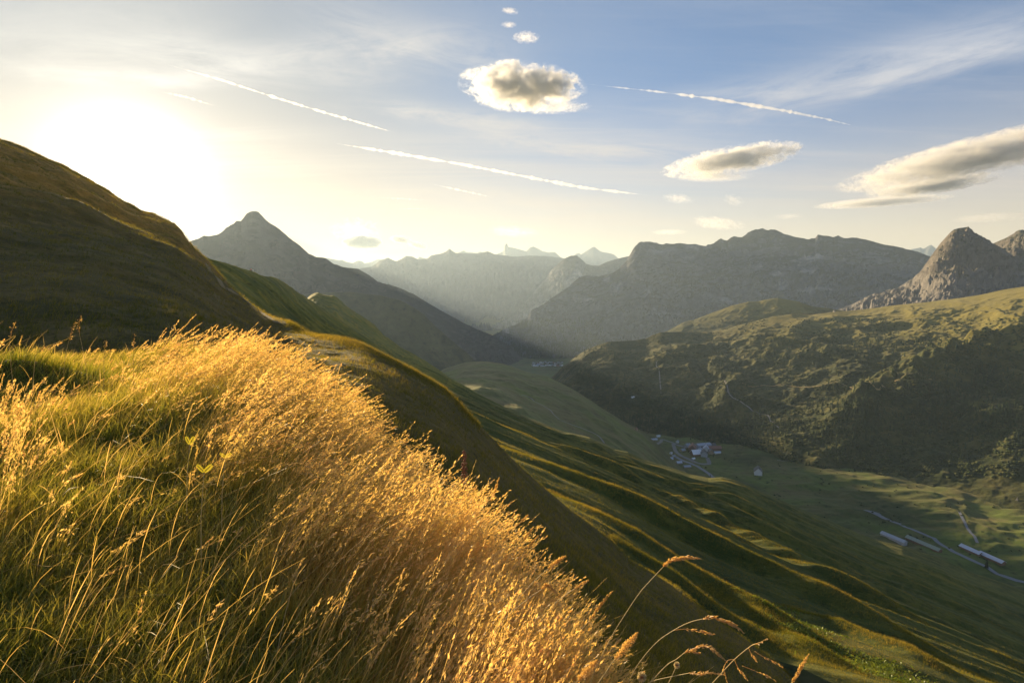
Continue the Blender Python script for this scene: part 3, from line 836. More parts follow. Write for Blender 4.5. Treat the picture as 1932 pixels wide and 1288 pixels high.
# more slender seeding stems loosely through the green part
x, y, z, r, az = knoll_points(1700, 1.6, .98, -46, 18, 1.2)
n = len(x); ln_ = bent(n, rng.uniform(0, .5, n), rng.uniform(.4, 1.3, n), rng.uniform(.22, .5, n), WIND + rng.normal(0, .7, n), 5)
parts.append(ribbons(np.stack([x, y, z], -1), ln_, rng.uniform(.0014, .0024, n) * (1 + r / 12), rng.uniform(0, 3.14, n), np.array([.8, .8, .8, 1.2, 1.5, .4]), rng.uniform(.3, 1, n)))
v, f, at = collect(parts)
o = mesh_obj('dry_grass', v, f, M_straw, attrs=at)
tag(o, 'golden wind-bent seeding grass along the outer edge of the knoll', 'grass', kind='stuff')


# --- tufts over the hill, the dark flank and the long slope
def tufts(Lr, n, a0, a1, r0, r1, h, seed, wind=.5, per=5, fr=.9, mask=None, at=None, bright=0):
    az = np.radians(rng.uniform(a0, a1, n)); r = np.exp(rng.uniform(math.log(r0), math.log(r1), n))
    x = np.sin(az) * r; y = np.cos(az) * r
    if at is not None: x, y = at[:, 0], at[:, 1]; r = np.hypot(x, y)
    if mask is not None:
        k = mask(x, y, r, az if at is None else None); x, y, r = x[k], y[k], r[k]; n = len(x)
    z = z_at(Lr, x, y)
    sc = np.clip(r / 60, .55, 2.2)
    x = np.repeat(x, per); y = np.repeat(y, per); r = np.repeat(r, per); sc = np.repeat(sc, per); z = np.repeat(z, per)
    jx = rng.normal(0, .10, len(x)) * sc; jy = rng.normal(0, .10, len(x)) * sc
    m = len(x)
    hh = h * rng.uniform(.5, 1.2, m) * (1 + .4 * fbm(x / 5, y / 5, 2, .5, seed)) * sc ** .5
    line = bent(m, rng.uniform(0, .4, m), rng.uniform(.4, 1.5, m), hh, WIND + rng.normal(0, 1.2, m), 2)
    tone = np.clip(.45 + bright + .35 * fbm(x / 9, y / 9, 3, .6, seed + 1) + rng.normal(0, .22, m), 0, 1)
    return ribbons(np.stack([x + jx, y + jy, z - .03], -1), line, .020 * sc * rng.uniform(.5, 1.2, m), rng.uniform(0, 3.14, m), np.array([1, .75, .08]), tone)


HA = np.array([P(*p)[0] for p in HILL]); HR = np.array([p[2] for p in HILL])
M_tuft = blade_mat('tussock_grass', (.06, .095, .015), (.19, .18, .03), (.42, .30, .08), .5, .0)
v1 = tufts(NEAR, 95000, -47, 36, 4.5, 175, .28, 221, mask=lambda x, y, r, a: (r > edge_r(a) * 1.02) & (r < np.interp(a, HA, HR) + 8))
n_ = 22000; pa_ = np.where(rng.random(22000) < .75, rng.uniform(-80, 420, 22000), rng.uniform(540, 905, 22000)); ra_ = np.interp(pa_, [h[0] for h in HILL], [h[2] for h in HILL])
aa_ = np.interp(pa_, [h[0] for h in HILL], HA); rr_ = ra_ + rng.normal(-.5, 1.6, n_)
v2 = tufts(NEAR, n_, -47, 36, 4.5, 175, .34, 225, per=3, at=np.stack([np.sin(aa_) * rr_, np.cos(aa_) * rr_], -1), bright=.12)
v, f, at = collect([v1, v2])
tag(mesh_obj('tussock_grass', v, f, M_tuft, attrs=at), 'brown and green tussock grass on the hill and its dark flank', 'grass', kind='stuff')
CA = np.array([P(px, 900, 1)[0] for px, py in CREST]); CR = np.array([crest_r(px) for px, py in CREST])
v1 = tufts(SLOPE, 110000, -32, 46, 47, 640, .20, 231, bright=-.12, mask=lambda x, y, r, a: r < np.interp(a, CA, CR) + 5)
XY = []
for h_, w_, pts_ in RILLS:
    seg = [np.array(p) for p in pts_]
    for i in range(len(seg) - 1):
        d_ = seg[i + 1] - seg[i]; ll = np.hypot(d_[0], d_[1]); m_ = int(ll * 120 * 60 / max(np.hypot(seg[i][0], seg[i][1]), 60))
        q_ = rng.random(m_); o_ = rng.normal(0, w_ * .55, m_)
        XY.append(np.stack([seg[i][0] + d_[0] * q_ - d_[1] / ll * o_, seg[i][1] + d_[1] * q_ + d_[0] / ll * o_], -1))
XY = np.concatenate(XY)
v2 = tufts(SLOPE, len(XY), -32, 46, 60, 560, .34, 241, at=XY, mask=lambda x, y, r, a: r < np.interp(np.arctan2(x, y), CA, CR) + 3)
v, f, at = collect([v1, v2])
tag(mesh_obj('slope_grass', v, f, M_tuft, attrs=at), 'golden fringed grass covering the long fluted slope', 'grass', kind='stuff')

# broad leaved dock patches in bands on the slope
parts = []
for (q0, q1, wd_, m_) in [((1350, 1095), (1500, 1150), 1.6, 900), ((1440, 1140), (1560, 1190), 1.8, 900), ((1490, 1175), (1700, 1288), 2.6, 3200), ((1640, 1235), (1740, 1290), 2.2, 900)]:
    A_ = np.array(at_px(SLOPE, *q0)); B_ = np.array(at_px(SLOPE, *q1)); u_ = rng.random(m_); d_ = (B_ - A_)[:2]; nn = np.array([-d_[1], d_[0]]) / np.hypot(*d_)
    o_ = rng.normal(0, wd_, m_); xx = A_[0] + d_[0] * u_ + nn[0] * o_; yy = A_[1] + d_[1] * u_ + nn[1] * o_; zz = z_at(SLOPE, xx, yy)
    k_ = fbm(xx / 3, yy / 3, 3, .6, 301) > -.15; xx, yy, zz = xx[k_], yy[k_], zz[k_]; m2_ = len(xx)
    ln_ = bent(m2_, rng.uniform(.2, .8, m2_), rng.uniform(1.2, 2.2, m2_), rng.uniform(.25, .5, m2_), rng.uniform(0, 6.28, m2_), 3)
    parts.append(ribbons(np.stack([xx, yy, zz + .05], -1), ln_, rng.uniform(.10, .20, m2_), rng.uniform(0, 3.14, m2_), np.array([.4, 1, .9, .1]), rng.uniform(.1, .6, m2_)))
M_leaf = blade_mat('dock_leaf', (.06, .11, .012), (.15, .20, .02), (.28, .30, .04), .5, .02)
v, f, at = collect(parts)
tag(mesh_obj('leaves', v, f, M_leaf, attrs=at), 'bright green broad leaved dock patches in bands on the sunlit lower slope', 'leaves', kind='stuff')

# ------------------------------------------------------------------ clouds and contrails
def cloud_mat(name, den, nscale, thr, aniso=.45, col_=(1, .99, .97, 1), stretch=(1, 1, 1), seed=0.0):
    m, N = new_mat(name)
    out = N.n('ShaderNodeOutputMaterial'); v = N.n('ShaderNodeVolumePrincipled')
    tc = N.n('ShaderNodeTexCoord'); c = tc.outputs['Object']
    cw = N.n('ShaderNodeTexNoise'); N.put(cw.inputs['Vector'], N.mapping(c, scale=stretch)); cw.inputs['Scale'].default_value = 2.4; cw.inputs['Detail'].default_value = 8
    c = N.vmath('ADD', c, N.vmath('SCALE', N.vmath('SUBTRACT', cw.outputs['Color'], (.5, .5, .5)), s=.8))
    e = N.math('SUBTRACT', 1.0, N.vmath('LENGTH', c)); e0 = N.math('SUBTRACT', 1.0, N.vmath('LENGTH', tc.outputs['Object']))
    cc = N.mapping(c, scale=stretch)
    n = N.noise(cc, nscale, 9, .66, .5, w=seed)
    d = N.math('ADD', N.math('MULTIPLY', e, 1.0), N.math('MULTIPLY', N.math('SUBTRACT', n, .5), 4.6))
    d = N.ramp(d, thr, thr + .75)
    d = N.math('MULTIPLY', d, N.ramp(e0, 0, .12))
    N.put(v.inputs['Density'], N.math('MULTIPLY', d, den))
    v.inputs['Color'].default_value = col_; v.inputs['Anisotropy'].default_value = aniso
    N.put(out.inputs['Volume'], v.outputs[0])
    return m


def cloud(px, py, w, h, dist, label, tilt=0, den=.02, nscale=2.2, thr=.18, depth=.6, stretch=(1, 1, 1), seed=0.0, group=None, aniso=.45):
    a, r, z = P(px, py, dist)
    k = math.hypot(r, z) / FPX * math.cos(a)
    slant = r / math.cos(0) / FPX
    sx = w * .5 * slant * 1.2; sz = h * .5 * slant * 1.25
    bm = bmesh.new(); bmesh.ops.create_icosphere(bm, subdivisions=3, radius=1.0)
    me = bpy.data.meshes.new('cloud'); bm.to_mesh(me); bm.free()
    o = bpy.data.objects.new('cloud', me); col.objects.link(o)
    o.location = (math.sin(a) * r, math.cos(a) * r, z)
    o.scale = (sx, sx * depth, sz)
    o.rotation_euler = (0, math.radians(-tilt), -a)
    me.materials.append(cloud_mat('cloud_vapour', den, nscale, thr, aniso, stretch=((sx / sz) ** .8, (sx * depth / sz) ** .8, 1), seed=seed))
    tag(o, label, 'cloud', group)
    return o


cloud(985, 165, 205, 72, 4600, 'largest cloud with a grey heart and bright ragged left edge, high above the massif', tilt=-4, den=.026, nscale=1.7, thr=.20, seed=1.0, depth=.5, stretch=(1, 1, 1.2))
cloud(1052, 203, 110, 18, 4550, 'ragged white wisp under the right half of the largest cloud', tilt=2, den=.010, nscale=2.6, thr=.25, seed=21.0, depth=.4, group='wisps under the big clouds')
cloud(1345, 334, 120, 14, 6450, 'ragged white wisp just under the lens shaped cloud', tilt=-2, den=.008, nscale=2.6, thr=.25, seed=22.0, depth=.4, group='wisps under the big clouds')
cloud(1378, 303, 205, 38, 6500, 'lens shaped white cloud with a grey band left of the cut off cloud', tilt=6, den=.018, nscale=1.8, thr=.20, seed=2.3, depth=.5, stretch=(1, 1, .8))
cloud(1850, 294, 320, 44, 7000, 'long grey and white cloud cut off by the frame edge', tilt=9, den=.014, nscale=1.9, thr=.16, seed=3.1, depth=.45, stretch=(1.2, 1, .8))
cloud(1752, 350, 150, 22, 7600, 'flat grey sliver cloud just below the cut off cloud', tilt=4, den=.02, nscale=1.6, thr=.10, seed=4.0, depth=.4)
cloud(1662, 381, 165, 12, 9000, 'thinnest flat cloud streak above the steep rock peak', tilt=1, den=.012, nscale=1.6, thr=.10, seed=5.0, depth=.4)
cloud(684, 457, 62, 20, 22000, 'small dark pancake cloud right of the pyramid mountain', den=.02, nscale=1.5, thr=-.1, seed=6.0, aniso=.2)
cloud(672, 434, 92, 40, 22500, 'bright broken cloud puffs above the small dark pancake cloud', den=.0007, nscale=2.6, thr=.30, seed=6.6)
cloud(756, 452, 36, 12, 22000, 'small dark cloud fleck, left one of a loose pair above the hazy range', tilt=-8, den=.012, nscale=2, thr=-.1, seed=7.1, aniso=.2)
cloud(788, 463, 32, 11, 22000, 'small dark cloud fleck, lower right of a loose pair above the hazy range', tilt=-16, den=.012, nscale=2, thr=-.1, seed=7.7, aniso=.2)
cloud(968, 437, 96, 20, 20000, 'pale peach wisp of cloud above the jagged crests', tilt=-4, den=.0011, nscale=2.4, thr=.2, seed=8.2, depth=.4)
cloud(1280, 375, 52, 16, 14000, 'small peach puff under the lens shaped cloud', tilt=-8, den=.0016, nscale=2.2, thr=.2, seed=9.2, group='small peach cloud puffs')
cloud(1353, 421, 88, 20, 15500, 'larger peach puff hanging right above the rocky massif', tilt=-8, den=.0018, nscale=2.2, thr=.2, seed=9.9, group='small peach cloud puffs')
cloud(1262, 438, 60, 9, 17500, 'flat peach cloud sliver above the left shoulder of the massif', den=.0014, nscale=1.8, thr=.1, seed=10.4, group='small peach cloud puffs')
cloud(1384, 378, 34, 18, 14000, 'tilted peach puff right of the lens shaped cloud, low down', tilt=-24, den=.0014, nscale=2.2, thr=.2, seed=11.4, group='small peach cloud puffs')
cloud(1488, 408, 46, 9, 15500, 'faint peach puff above the highest part of the massif', den=.0012, nscale=2.2, thr=.2, seed=12.4, group='small peach cloud puffs')
cloud(1866, 411, 84, 11, 15500, 'thin peach cloud bar right above the steep rock peak', den=.0013, nscale=2.0, thr=.1, seed=13.4, group='small peach cloud puffs')
cloud(993, 71, 46, 18, 4300, 'small white puff at the top, nearest above the largest cloud', den=.010, nscale=2.4, thr=.22, seed=14.4, group='little white puffs at the top of the sky')
cloud(960, 47, 28, 8, 4300, 'tiny white puff at the top, second from the frame edge', den=.010, nscale=2.4, thr=.15, seed=15.4, group='little white puffs at the top of the sky')
cloud(962, 21, 30, 9, 4300, 'tiny white puff at the top, nearest the frame edge', tilt=-8, den=.010, nscale=2.4, thr=.15, seed=16.4, group='little white puffs at the top of the sky')


def contrail(pts, dist, wid, den, label, fade=.15):
    """tapered homogeneous vapour tube between sky points (photo px, py)"""
    n = 90; P3 = []
    q = np.array(pts, float); s = np.linspace(0, len(q) - 1, n)
    for k in s:
        i = min(int(k), len(q) - 2); f = k - i
        px, py = q[i] * (1 - f) + q[i + 1] * f
        a, r, z = P(px, py, dist); P3.append(Vector((math.sin(a) * r, math.cos(a) * r, z)))
    V = []; F = []; m = 10; rc = random.Random(int(pts[0][0]))
    for i, c in enumerate(P3):
        t = (P3[min(i + 1, n - 1)] - P3[max(i - 1, 0)]).normalized(); u = t.cross(Vector((0, 0, 1))).normalized(); v = t.cross(u)
        s_ = i / (n - 1); w = wid * (.05 + min(1, s_ / fade) * .95) * (.05 + min(1, (1 - s_) / fade) * .95) * (1 + .55 * rc.uniform(-1, 1) + .3 * math.sin(i * .7 + 1))
        for j in range(m):
            b = 2 * math.pi * j / m; V.append(c + u * math.cos(b) * w + v * math.sin(b) * w)
    F = [(i * m + j, i * m + (j + 1) % m, (i + 1) * m + (j + 1) % m, (i + 1) * m + j) for i in range(n - 1) for j in range(m)]
    V += [P3[0], P3[-1]]
    F += [(j, j, (j + 1) % m, n * m) for j in range(0)]
    me = bpy.data.meshes.new('contrail'); me.from_pydata([tuple(v) for v in V], [], F + [tuple(reversed(range(m))), tuple((n - 1) * m + j for j in range(m))])
    o = bpy.data.objects.new('contrail', me); col.objects.link(o)
    mt, N = new_mat('contrail_vapour'); out = N.n('ShaderNodeOutputMaterial'); vv = N.n('ShaderNodeVolumePrincipled')
    vv.inputs['Color'].default_value = (1, .99, .97, 1); vv.inputs['Density'].default_value = den; vv.inputs['Anisotropy'].default_value = .4
    N.put(out.inputs['Volume'], vv.outputs[0]); me.materials.append(mt)
    tag(o, label, 'contrail')
    return o


contrail([(315, 122), (420, 152), (515, 183), (600, 209), (680, 232), (747, 251)], 20000, 34, .006, 'long straight contrail slanting down from the sun glare, the upper left one')
contrail([(634, 271), (740, 288), (870, 310), (1000, 335), (1100, 354), (1225, 369)], 20000, 46, .008, 'brightest long curved contrail across the middle of the sky')
contrail([(1105, 159), (1230, 172), (1350, 187), (1480, 209), (1560, 225), (1620, 240)], 20000, 42, .006, 'contrail right of the largest cloud', fade=.3)
contrail([(808, 346), (850, 355), (900, 366), (935, 374)], 20000, 26, .004, 'short faint contrail under the brightest one', fade=.4)
contrail([(710, 373), (760, 375), (815, 379)], 20000, 20, .003, 'very short level contrail low over the hazy range, upper of two', fade=.4)
contrail([(735, 395), (780, 394), (822, 394)], 20000, 16, .003, 'very short level contrail low over the hazy range, lower of two', fade=.4)
contrail([(300, 173), (350, 183), (415, 203)], 20000, 30, .004, 'short contrail inside the sun glare', fade=.4)

# ------------------------------------------------------------------ roads and paths
M_road = simple_mat('pale_gravel', (.17, .165, .16), .9, .2, .3)
M_asph = simple_mat('grey_asphalt', (.18, .19, .21), .85, .15, .3)
M_dirt = simple_mat('dirt_track', (.24, .18, .075), .95, .3, .5)


def strip(name, L, pts, width, mat, label, lift=.35, step=8.0):
    W = [at_px(L, *p) for p in pts]
    Q = []
    for i in range(len(W) - 1):
        p0 = W[max(i - 1, 0)]; p1 = W[i]; p2 = W[i + 1]; p3 = W[min(i + 2, len(W) - 1)]
        n = max(2, int((p2 - p1).length / step))
        for k in range(n):
            t = k / n
            Q.append(.5 * ((2 * p1) + (-p0 + p2) * t + (2 * p0 - 5 * p1 + 4 * p2 - p3) * t * t + (-p0 + 3 * p1 - 3 * p2 + p3) * t ** 3))
    Q.append(W[-1])
    V = []
    for i, c in enumerate(Q):
        t = (Q[min(i + 1, len(Q) - 1)] - Q[max(i - 1, 0)]); t.z = 0; t.normalize(); s = Vector((-t.y, t.x, 0))
        for k in (-1, -.33, .33, 1):
            p = c + s * width * .5 * k; V.append((p.x, p.y, 0))
    V = np.array(V); V[:, 2] = z_at(L, V[:, 0], V[:, 1]) + lift
    n = len(Q); F = [(4 * i + k, 4 * i + k + 1, 4 * i + k + 5, 4 * i + k + 4) for i in range(n - 1) for k in range(3)]
    o = mesh_obj(name, V, F, mat); o['kind'] = 'structure'; o['label'] = label
    return o


strip('road', FLOOR, [(1631, 962), (1677, 981), (1727, 1001), (1755, 1013), (1789, 1034), (1815, 1048), (1841, 1060), (1863, 1070), (1882, 1083), (1906, 1091), (1932, 1098), (1990, 1110)], 7, M_asph, 'grey valley road passing the long barns', .5)
strip('road', FLOOR, [(1229, 844), (1246, 834), (1249, 829), (1263, 833), (1273, 837), (1284, 841), (1297, 845)], 8, M_road, 'pale village street at the upper end of the hamlet', .5, 5)
strip('road', FLOOR, [(1270, 837), (1272, 844), (1275, 851), (1284, 859), (1297, 865), (1310, 871), (1323, 875), (1335, 875), (1338, 873), (1334, 863)], 9, M_road, 'pale gravel loop road through the hamlet', .55, 5)
strip('road', FLOOR, [(1268, 858), (1288, 869), (1305, 875), (1318, 881), (1329, 888), (1338, 894), (1352, 905), (1400, 925), (1500, 960), (1631, 1030)], 8, M_asph, 'grey road leaving the hamlet down the valley', .6, 6)
strip('path', FLOOR, [(1809, 964), (1818, 982), (1829, 1001), (1841, 1017), (1844, 1024)], 4, M_asph, 'narrow farm track up the meadow behind the barns', .5)
strip('path', SHOULDER, [(1240, 681), (1238, 689), (1244, 703), (1245, 718), (1247, 742)], 3.5, M_road, 'pale path climbing the dark shoulder hill on its left part', 1.2, 12)
strip('path', SHOULDER, [(1364, 716), (1372, 729), (1377, 745), (1404, 763), (1420, 776), (1449, 784), (1454, 795), (1470, 808)], 3.5, M_road, 'pale winding path down the middle of the shoulder hill', 1.2, 12)
strip('path', SHOULDER, [(1400, 723), (1469, 726), (1538, 730), (1600, 730), (1648, 728), (1689, 719), (1758, 716)], 3, M_dirt, 'level trail crossing the shoulder hill', 1.2, 12)
strip('path', FLOOR, [(1466, 868), (1500, 869), (1516, 866), (1527, 856), (1521, 845)], 3.5, M_road, 'curved pale track at the foot of the shoulder hill', .6)
strip('path', SPUR, [(985, 745), (1000, 750), (1016, 761), (1032, 770), (1047, 784), (1063, 795), (1106, 811), (1127, 821), (1140, 836)], 2.6, M_road, 'footpath winding over the smooth green spur', .5, 8)
strip('path', NEAR, [(392, 500), (412, 526), (443, 553), (474, 576), (505, 599), (524, 610)], .55, M_dirt, 'trodden straw coloured path along the near ridge', .05, .6)

# ------------------------------------------------------------------ buildings
WALLS = dict(white=simple_mat('white_render', (.72, .71, .68), .8, .06, .4), wood=simple_mat('brown_timber', (.20, .12, .075), .8, .25, .8), grey=simple_mat('grey_render', (.42, .42, .42), .8, .1, .4), tan=simple_mat('tan_timber', (.36, .27, .18), .8, .2, .6))
ROOFS = dict(red=simple_mat('red_brown_roof', (.26, .13, .09), .7, .2, .4), slate=simple_mat('blue_slate_roof', (.33, .36, .42), .6, .12, .4), metal=simple_mat('pale_metal_roof', (.45, .49, .58), .5, .08, .4), dark=simple_mat('dark_shingle_roof', (.12, .115, .11), .8, .2, .4), green=simple_mat('weathered_green_roof', (.23, .27, .22), .7, .15, .4), white=simple_mat('white_sheet_roof', (.80, .80, .82), .4, .05, .4))
M_pane = simple_mat('window_glass', (.05, .06, .08), .2)
M_chim = simple_mat('chimney_brick', (.30, .22, .18), .9, .2)


def bm_obj(name, bm, mat, parent):
    me = bpy.data.meshes.new(name); bmesh.ops.recalc_face_normals(bm, faces=bm.faces); bm.to_mesh(me); bm.free()
    me.materials.append(mat)
    o = bpy.data.objects.new(name, me); col.objects.link(o); o.parent = parent
    return o


def prism(bm, pts, y0, y1):
    a = [bm.verts.new((x, y0, z)) for x, z in pts]; b = [bm.verts.new((x, y1, z)) for x, z in pts]
    n = len(pts)
    for i in range(n): bm.faces.new((a[i], a[(i + 1) % n], b[(i + 1) % n], b[i]))
    bm.faces.new(a); bm.faces.new(b[::-1])


def box(bm, x0, x1, y0, y1, z0, z1):
    prism(bm, [(x0, z0), (x1, z0), (x1, z1), (x0, z1)], y0, y1)


GH = 'buildings of the small hamlet'


def house(name, px, py, length, width, height, rot, wall, roof, label, cat='house', pitch=.42, group=None, windows=False, L=None, chimney=True, sink=1.5):
    """gabled house, ridge along local y; rot = heading of the ridge"""
    p = at_px(L or FLOOR, px, py)
    if group == GH: length *= 1.22; width *= 1.18; height *= 1.2
    t = bpy.data.objects.new(name, None); col.objects.link(t)
    t.location = p; t.rotation_euler = (0, 0, -math.radians(rot))
    w, l = width / 2, length / 2; rz = height + w * pitch * 2
    bm = bmesh.new(); prism(bm, [(-w, -sink), (w, -sink), (w, height), (0, rz), (-w, height)], -l, l)
    bm_obj('wall', bm, WALLS[wall], t)
    bm = bmesh.new(); o = .9; s = (rz - height) / w; th = .35
    prism(bm, [(-w - o, height - o * s + .05), (0, rz + .05), (w + o, height - o * s + .05), (w + o, height - o * s + .05 + th), (0, rz + .05 + th), (-w - o, height - o * s + .05 + th)], -l - o, l + o)
    rf = bm_obj('roof', bm, ROOFS[roof], t)
    if chimney:
        bm = bmesh.new(); box(bm, w * .25, w * .25 + .9, l * .3, l * .3 + .9, height, rz + 1.4); bm_obj('chimney', bm, M_chim, rf)
    if windows:
        fl = max(1, int(height / 2.8)); n = max(2, int(length / 6))
        sx = 1 if math.sin(math.radians(rot)) * p.y - math.cos(math.radians(rot)) * p.x > 0 else -1
        for f in range(fl):
            for i in range(n):
                y = -l + (i + .5) * length / n; z = 1.0 + f * 2.8
                bm = bmesh.new(); box(bm, sx * w - .05, sx * w + .05, y - .9, y + .9, z, z + 1.5)
                bm_obj('window', bm, M_pane, t)
    tag(t, label, cat, group)
    return t


house('hotel', 1326, 846, 30, 14, 9, 75, 'grey', 'slate', 'largest grey hotel block with blue grey roof at the back of the hamlet', 'hotel', .2, GH, True)
house('house', 1306, 850, 20, 14, 7, 20, 'wood', 'red', 'brown house with wide red brown roof on the left of the hamlet core', 'house', .5, GH, True)
house('barn', 1313, 858, 18, 15, 4, 80, 'wood', 'white', 'barn with a gleaming white sheet roof facing the road', 'barn', .45, GH, chimney=False)
house('house', 1332, 850, 13, 11, 6, 20, 'white', 'metal', 'white house with pale blue roof beside the grey hotel', 'house', .45, GH)
house('house', 1348, 849, 26, 10, 5, 80, 'wood', 'red', 'long low brown house at the right end of the hamlet', 'house', .4, GH)
house('shed', 1353, 855, 12, 6, 2.6, 80, 'white', 'metal', 'pale low shed in front of the long brown house', 'shed', .25, GH, chimney=False)
house('house', 1328, 860, 16, 12, 7, 15, 'grey', 'dark', 'grey house with dark roof at the front of the hamlet core', 'house', .45, GH)
house('hut', 1263, 867, 12, 8, 2.4, 80, 'tan', 'metal', 'wide pale roofed hut alone on the meadow below the gravel loop, left one', 'hut', .3, GH, chimney=False)
house('hut', 1281, 874, 9, 7, 2.2, 80, 'tan', 'metal', 'small bluish roofed hut below the road, between two pale huts', 'hut', .3, GH, chimney=False)
house('hut', 1296, 881, 12, 6, 1.8, 80, 'tan', 'slate', 'long low hut nearest to the sunlit slope edge below the hamlet', 'hut', .3, GH, chimney=False)
house('hut', 1253, 874, 5, 4, 1.8, 60, 'grey', 'slate', 'tiny grey hut left below the wide pale roofed hut', 'hut', .3, GH, chimney=False)
house('shed', 1242, 824, 7, 5, 2.6, 70, 'white', 'white', 'small white shed at the upper end of the village street', 'shed', .3, GH, chimney=False)
house('shed', 1234, 830, 13, 6, 2.4, 80, 'grey', 'metal', 'pale long shed left of the road fork above the hamlet', 'shed', .25, GH, chimney=False)
house('shed', 1278, 835, 5, 5, 3.5, 40, 'white', 'slate', 'narrow bluish shed behind the village street', 'shed', .4, GH, chimney=False)
house('shed', 1308, 866, 5, 4, 1.8, 70, 'white', 'white', 'tiny white shed beside the loop road under the barn', 'shed', .3, GH, chimney=False)
house('house', 1320, 853, 11, 9, 5.5, 30, 'white', 'slate', 'narrow white house wedged behind the white sheet roof barn', 'house', .5, GH)
house('house', 1341, 855, 12, 9, 4.5, 10, 'tan', 'dark', 'tan house with dark roof between the grey front house and the pale low shed', 'house', .5, GH)
house('house', 1297, 843, 10, 8, 4.5, 60, 'grey', 'slate', 'grey house where the village street reaches the hamlet core', 'house', .45, GH)
house('house', 1343, 843, 14, 9, 4.5, 80, 'wood', 'dark', 'brown house at the back right behind the long low brown house', 'house', .4, GH)
house('shed', 1266, 856, 6, 4, 2.2, 30, 'white', 'metal', 'upper of two tiny bright sheds left of the gravel loop', 'shed', .3, GH)
house('shed', 1271, 861, 5, 4, 2.2, 50, 'white', 'slate', 'lower of two tiny bright sheds left of the gravel loop', 'shed', .3, GH)
house('house', 1288, 851, 9, 7, 3, 60, 'tan', 'slate', 'small house between the loop road and the red brown roof', 'house', .4, GH)
house('chalet', 1430, 894, 20, 15, 8, 20, 'white', 'dark', 'lone white chalet with dark roof on the bright green meadow', 'chalet', .5, None, True)
house('hut', 1194, 750, 9, 6, 2.6, 60, 'white', 'white', 'lone white hut on the dark lower shoulder hill', 'hut', .3, L=SHOULDER, chimney=False)
house('hut', 1200, 811, 6, 5, 2.6, 30, 'tan', 'red', 'small pinkish hut near the edge of the green spur', 'hut', .4, L=SPUR, chimney=False)
BR = 'long low barns beside the valley road'
house('barn', 1686, 1018, 36, 8.5, 4.2, 158, 'grey', 'slate', 'leftmost long barn with grey roof beside the valley road', 'barn',   .3, BR, chimney=False)
house('barn', 1742, 1029, 48, 9, 3.8, 160, 'wood', 'green', 'long barn with weathered green roof, second from the left', 'barn',   .3, BR, chimney=False)
house('barn', 1832, 1041, 28, 8.5, 4.0, 166, 'wood', 'metal', 'barn with pale blue metal roof, third from the left', 'barn',   .3, BR, chimney=False)
house('barn', 1871, 1057, 31, 8.5, 4.6, 166, 'wood', 'metal', 'rightmost barn with pale blue metal roof and dark wall', 'barn',   .3, BR, chimney=False)
# chapel on the frame edge
p = at_px(FLOOR, 1923, 953)
ch = bpy.data.objects.new('chapel', None); col.objects.link(ch); ch.location = p; ch.rotation_euler = (0, 0, -math.radians(70))
bm = bmesh.new(); prism(bm, [(-3.5, -1.5), (3.5, -1.5), (3.5, 5), (0, 9), (-3.5, 5)], -6, 6); bm_obj('wall', bm, WALLS['white'], ch)
bm = bmesh.new(); prism(bm, [(-4, 4.6), (0, 9.1), (4, 4.6), (4, 4.95), (0, 9.5), (-4, 4.95)], -6.4, 6.4); bm_obj('roof', bm, ROOFS['dark'], ch)
bm = bmesh.new(); box(bm, -1.5, 1.5, -9, -6.003, -1.5, 10); tw = bm_obj('tower', bm, WALLS['white'], ch)
bm = bmesh.new(); bmesh.ops.create_cone(bm, cap_ends=True, segments=4, radius1=2.5, radius2=.05, depth=7, matrix=Matrix.Translation((0, -7.5, 13.5)) @ Matrix.Rotation(math.radians(45), 4, 'Z')); bm_obj('spire', bm, ROOFS['dark'], tw)
tag(ch, 'small white chapel with dark spire at the frame edge below the sunlit moraine', 'chapel')

# far town at the mouth of the valley
rr = random.Random(5)
wl = ['white', 'grey', 'white', 'tan']; rl = ['slate', 'metal', 'dark', 'red', 'white']
proto = None
for i in range(34):
    px = 1006 + (i % 17) * 3.4 + rr.uniform(-1.2, 1.2); py = 698 - (px - 1006) * .13 - (i // 17) * 5.0 + rr.uniform(-1.5, 1.2)
    r = 4100 + (i // 17) * 180 + rr.uniform(-50, 50)
    a, tt = pdir(px, py); x, y = math.sin(a) * r, math.cos(a) * r
    z = float(z_at(FLOOR, x, y)[0])
    w, l, h = rr.uniform(10, 15), rr.uniform(13, 24), rr.uniform(6, 12)
    bm = bmesh.new(); rz = h + w * .25
    prism(bm, [(-w / 2, -8), (w / 2, -8), (w / 2, h), (-w / 2, h)], -l / 2, l / 2)
    nb = len(bm.faces)
    prism(bm, [(-w / 2 - .6, h + .01), (w / 2 + .6, h + .01), (0, rz)], -l / 2 - .6, l / 2 + .6)
    bm.faces.ensure_lookup_table()
    for f in bm.faces[nb:]: f.material_index = 1
    me = bpy.data.meshes.new('town_house'); bmesh.ops.recalc_face_normals(bm, faces=bm.faces); bm.to_mesh(me); bm.free()
    wn, rn = rr.choice(wl), rr.choice(rl); me.materials.append(WALLS[wn]); me.materials.append(ROOFS[rn])
    o = bpy.data.objects.new('town_house', me); col.objects.link(o)
    o.location = (x, y, z); o.rotation_euler = (0, 0, rr.uniform(0, 3.1))
    tag(o, '%s house with %s roof, %s in the %s row of the distant town' % (dict(white='white', grey='grey', tan='tan')[wn], dict(slate='slate blue', metal='pale metal', dark='dark', red='red brown', white='white')[rn], ['first', 'second', 'third', 'fourth', 'fifth', 'sixth', 'seventh', 'eighth', 'ninth', 'tenth', 'eleventh', 'twelfth', 'thirteenth', 'fourteenth', 'fifteenth', 'sixteenth', 'seventeenth'][i % 17], 'front' if i < 17 else 'rear'), 'house', 'houses of the distant town where the valley turns')


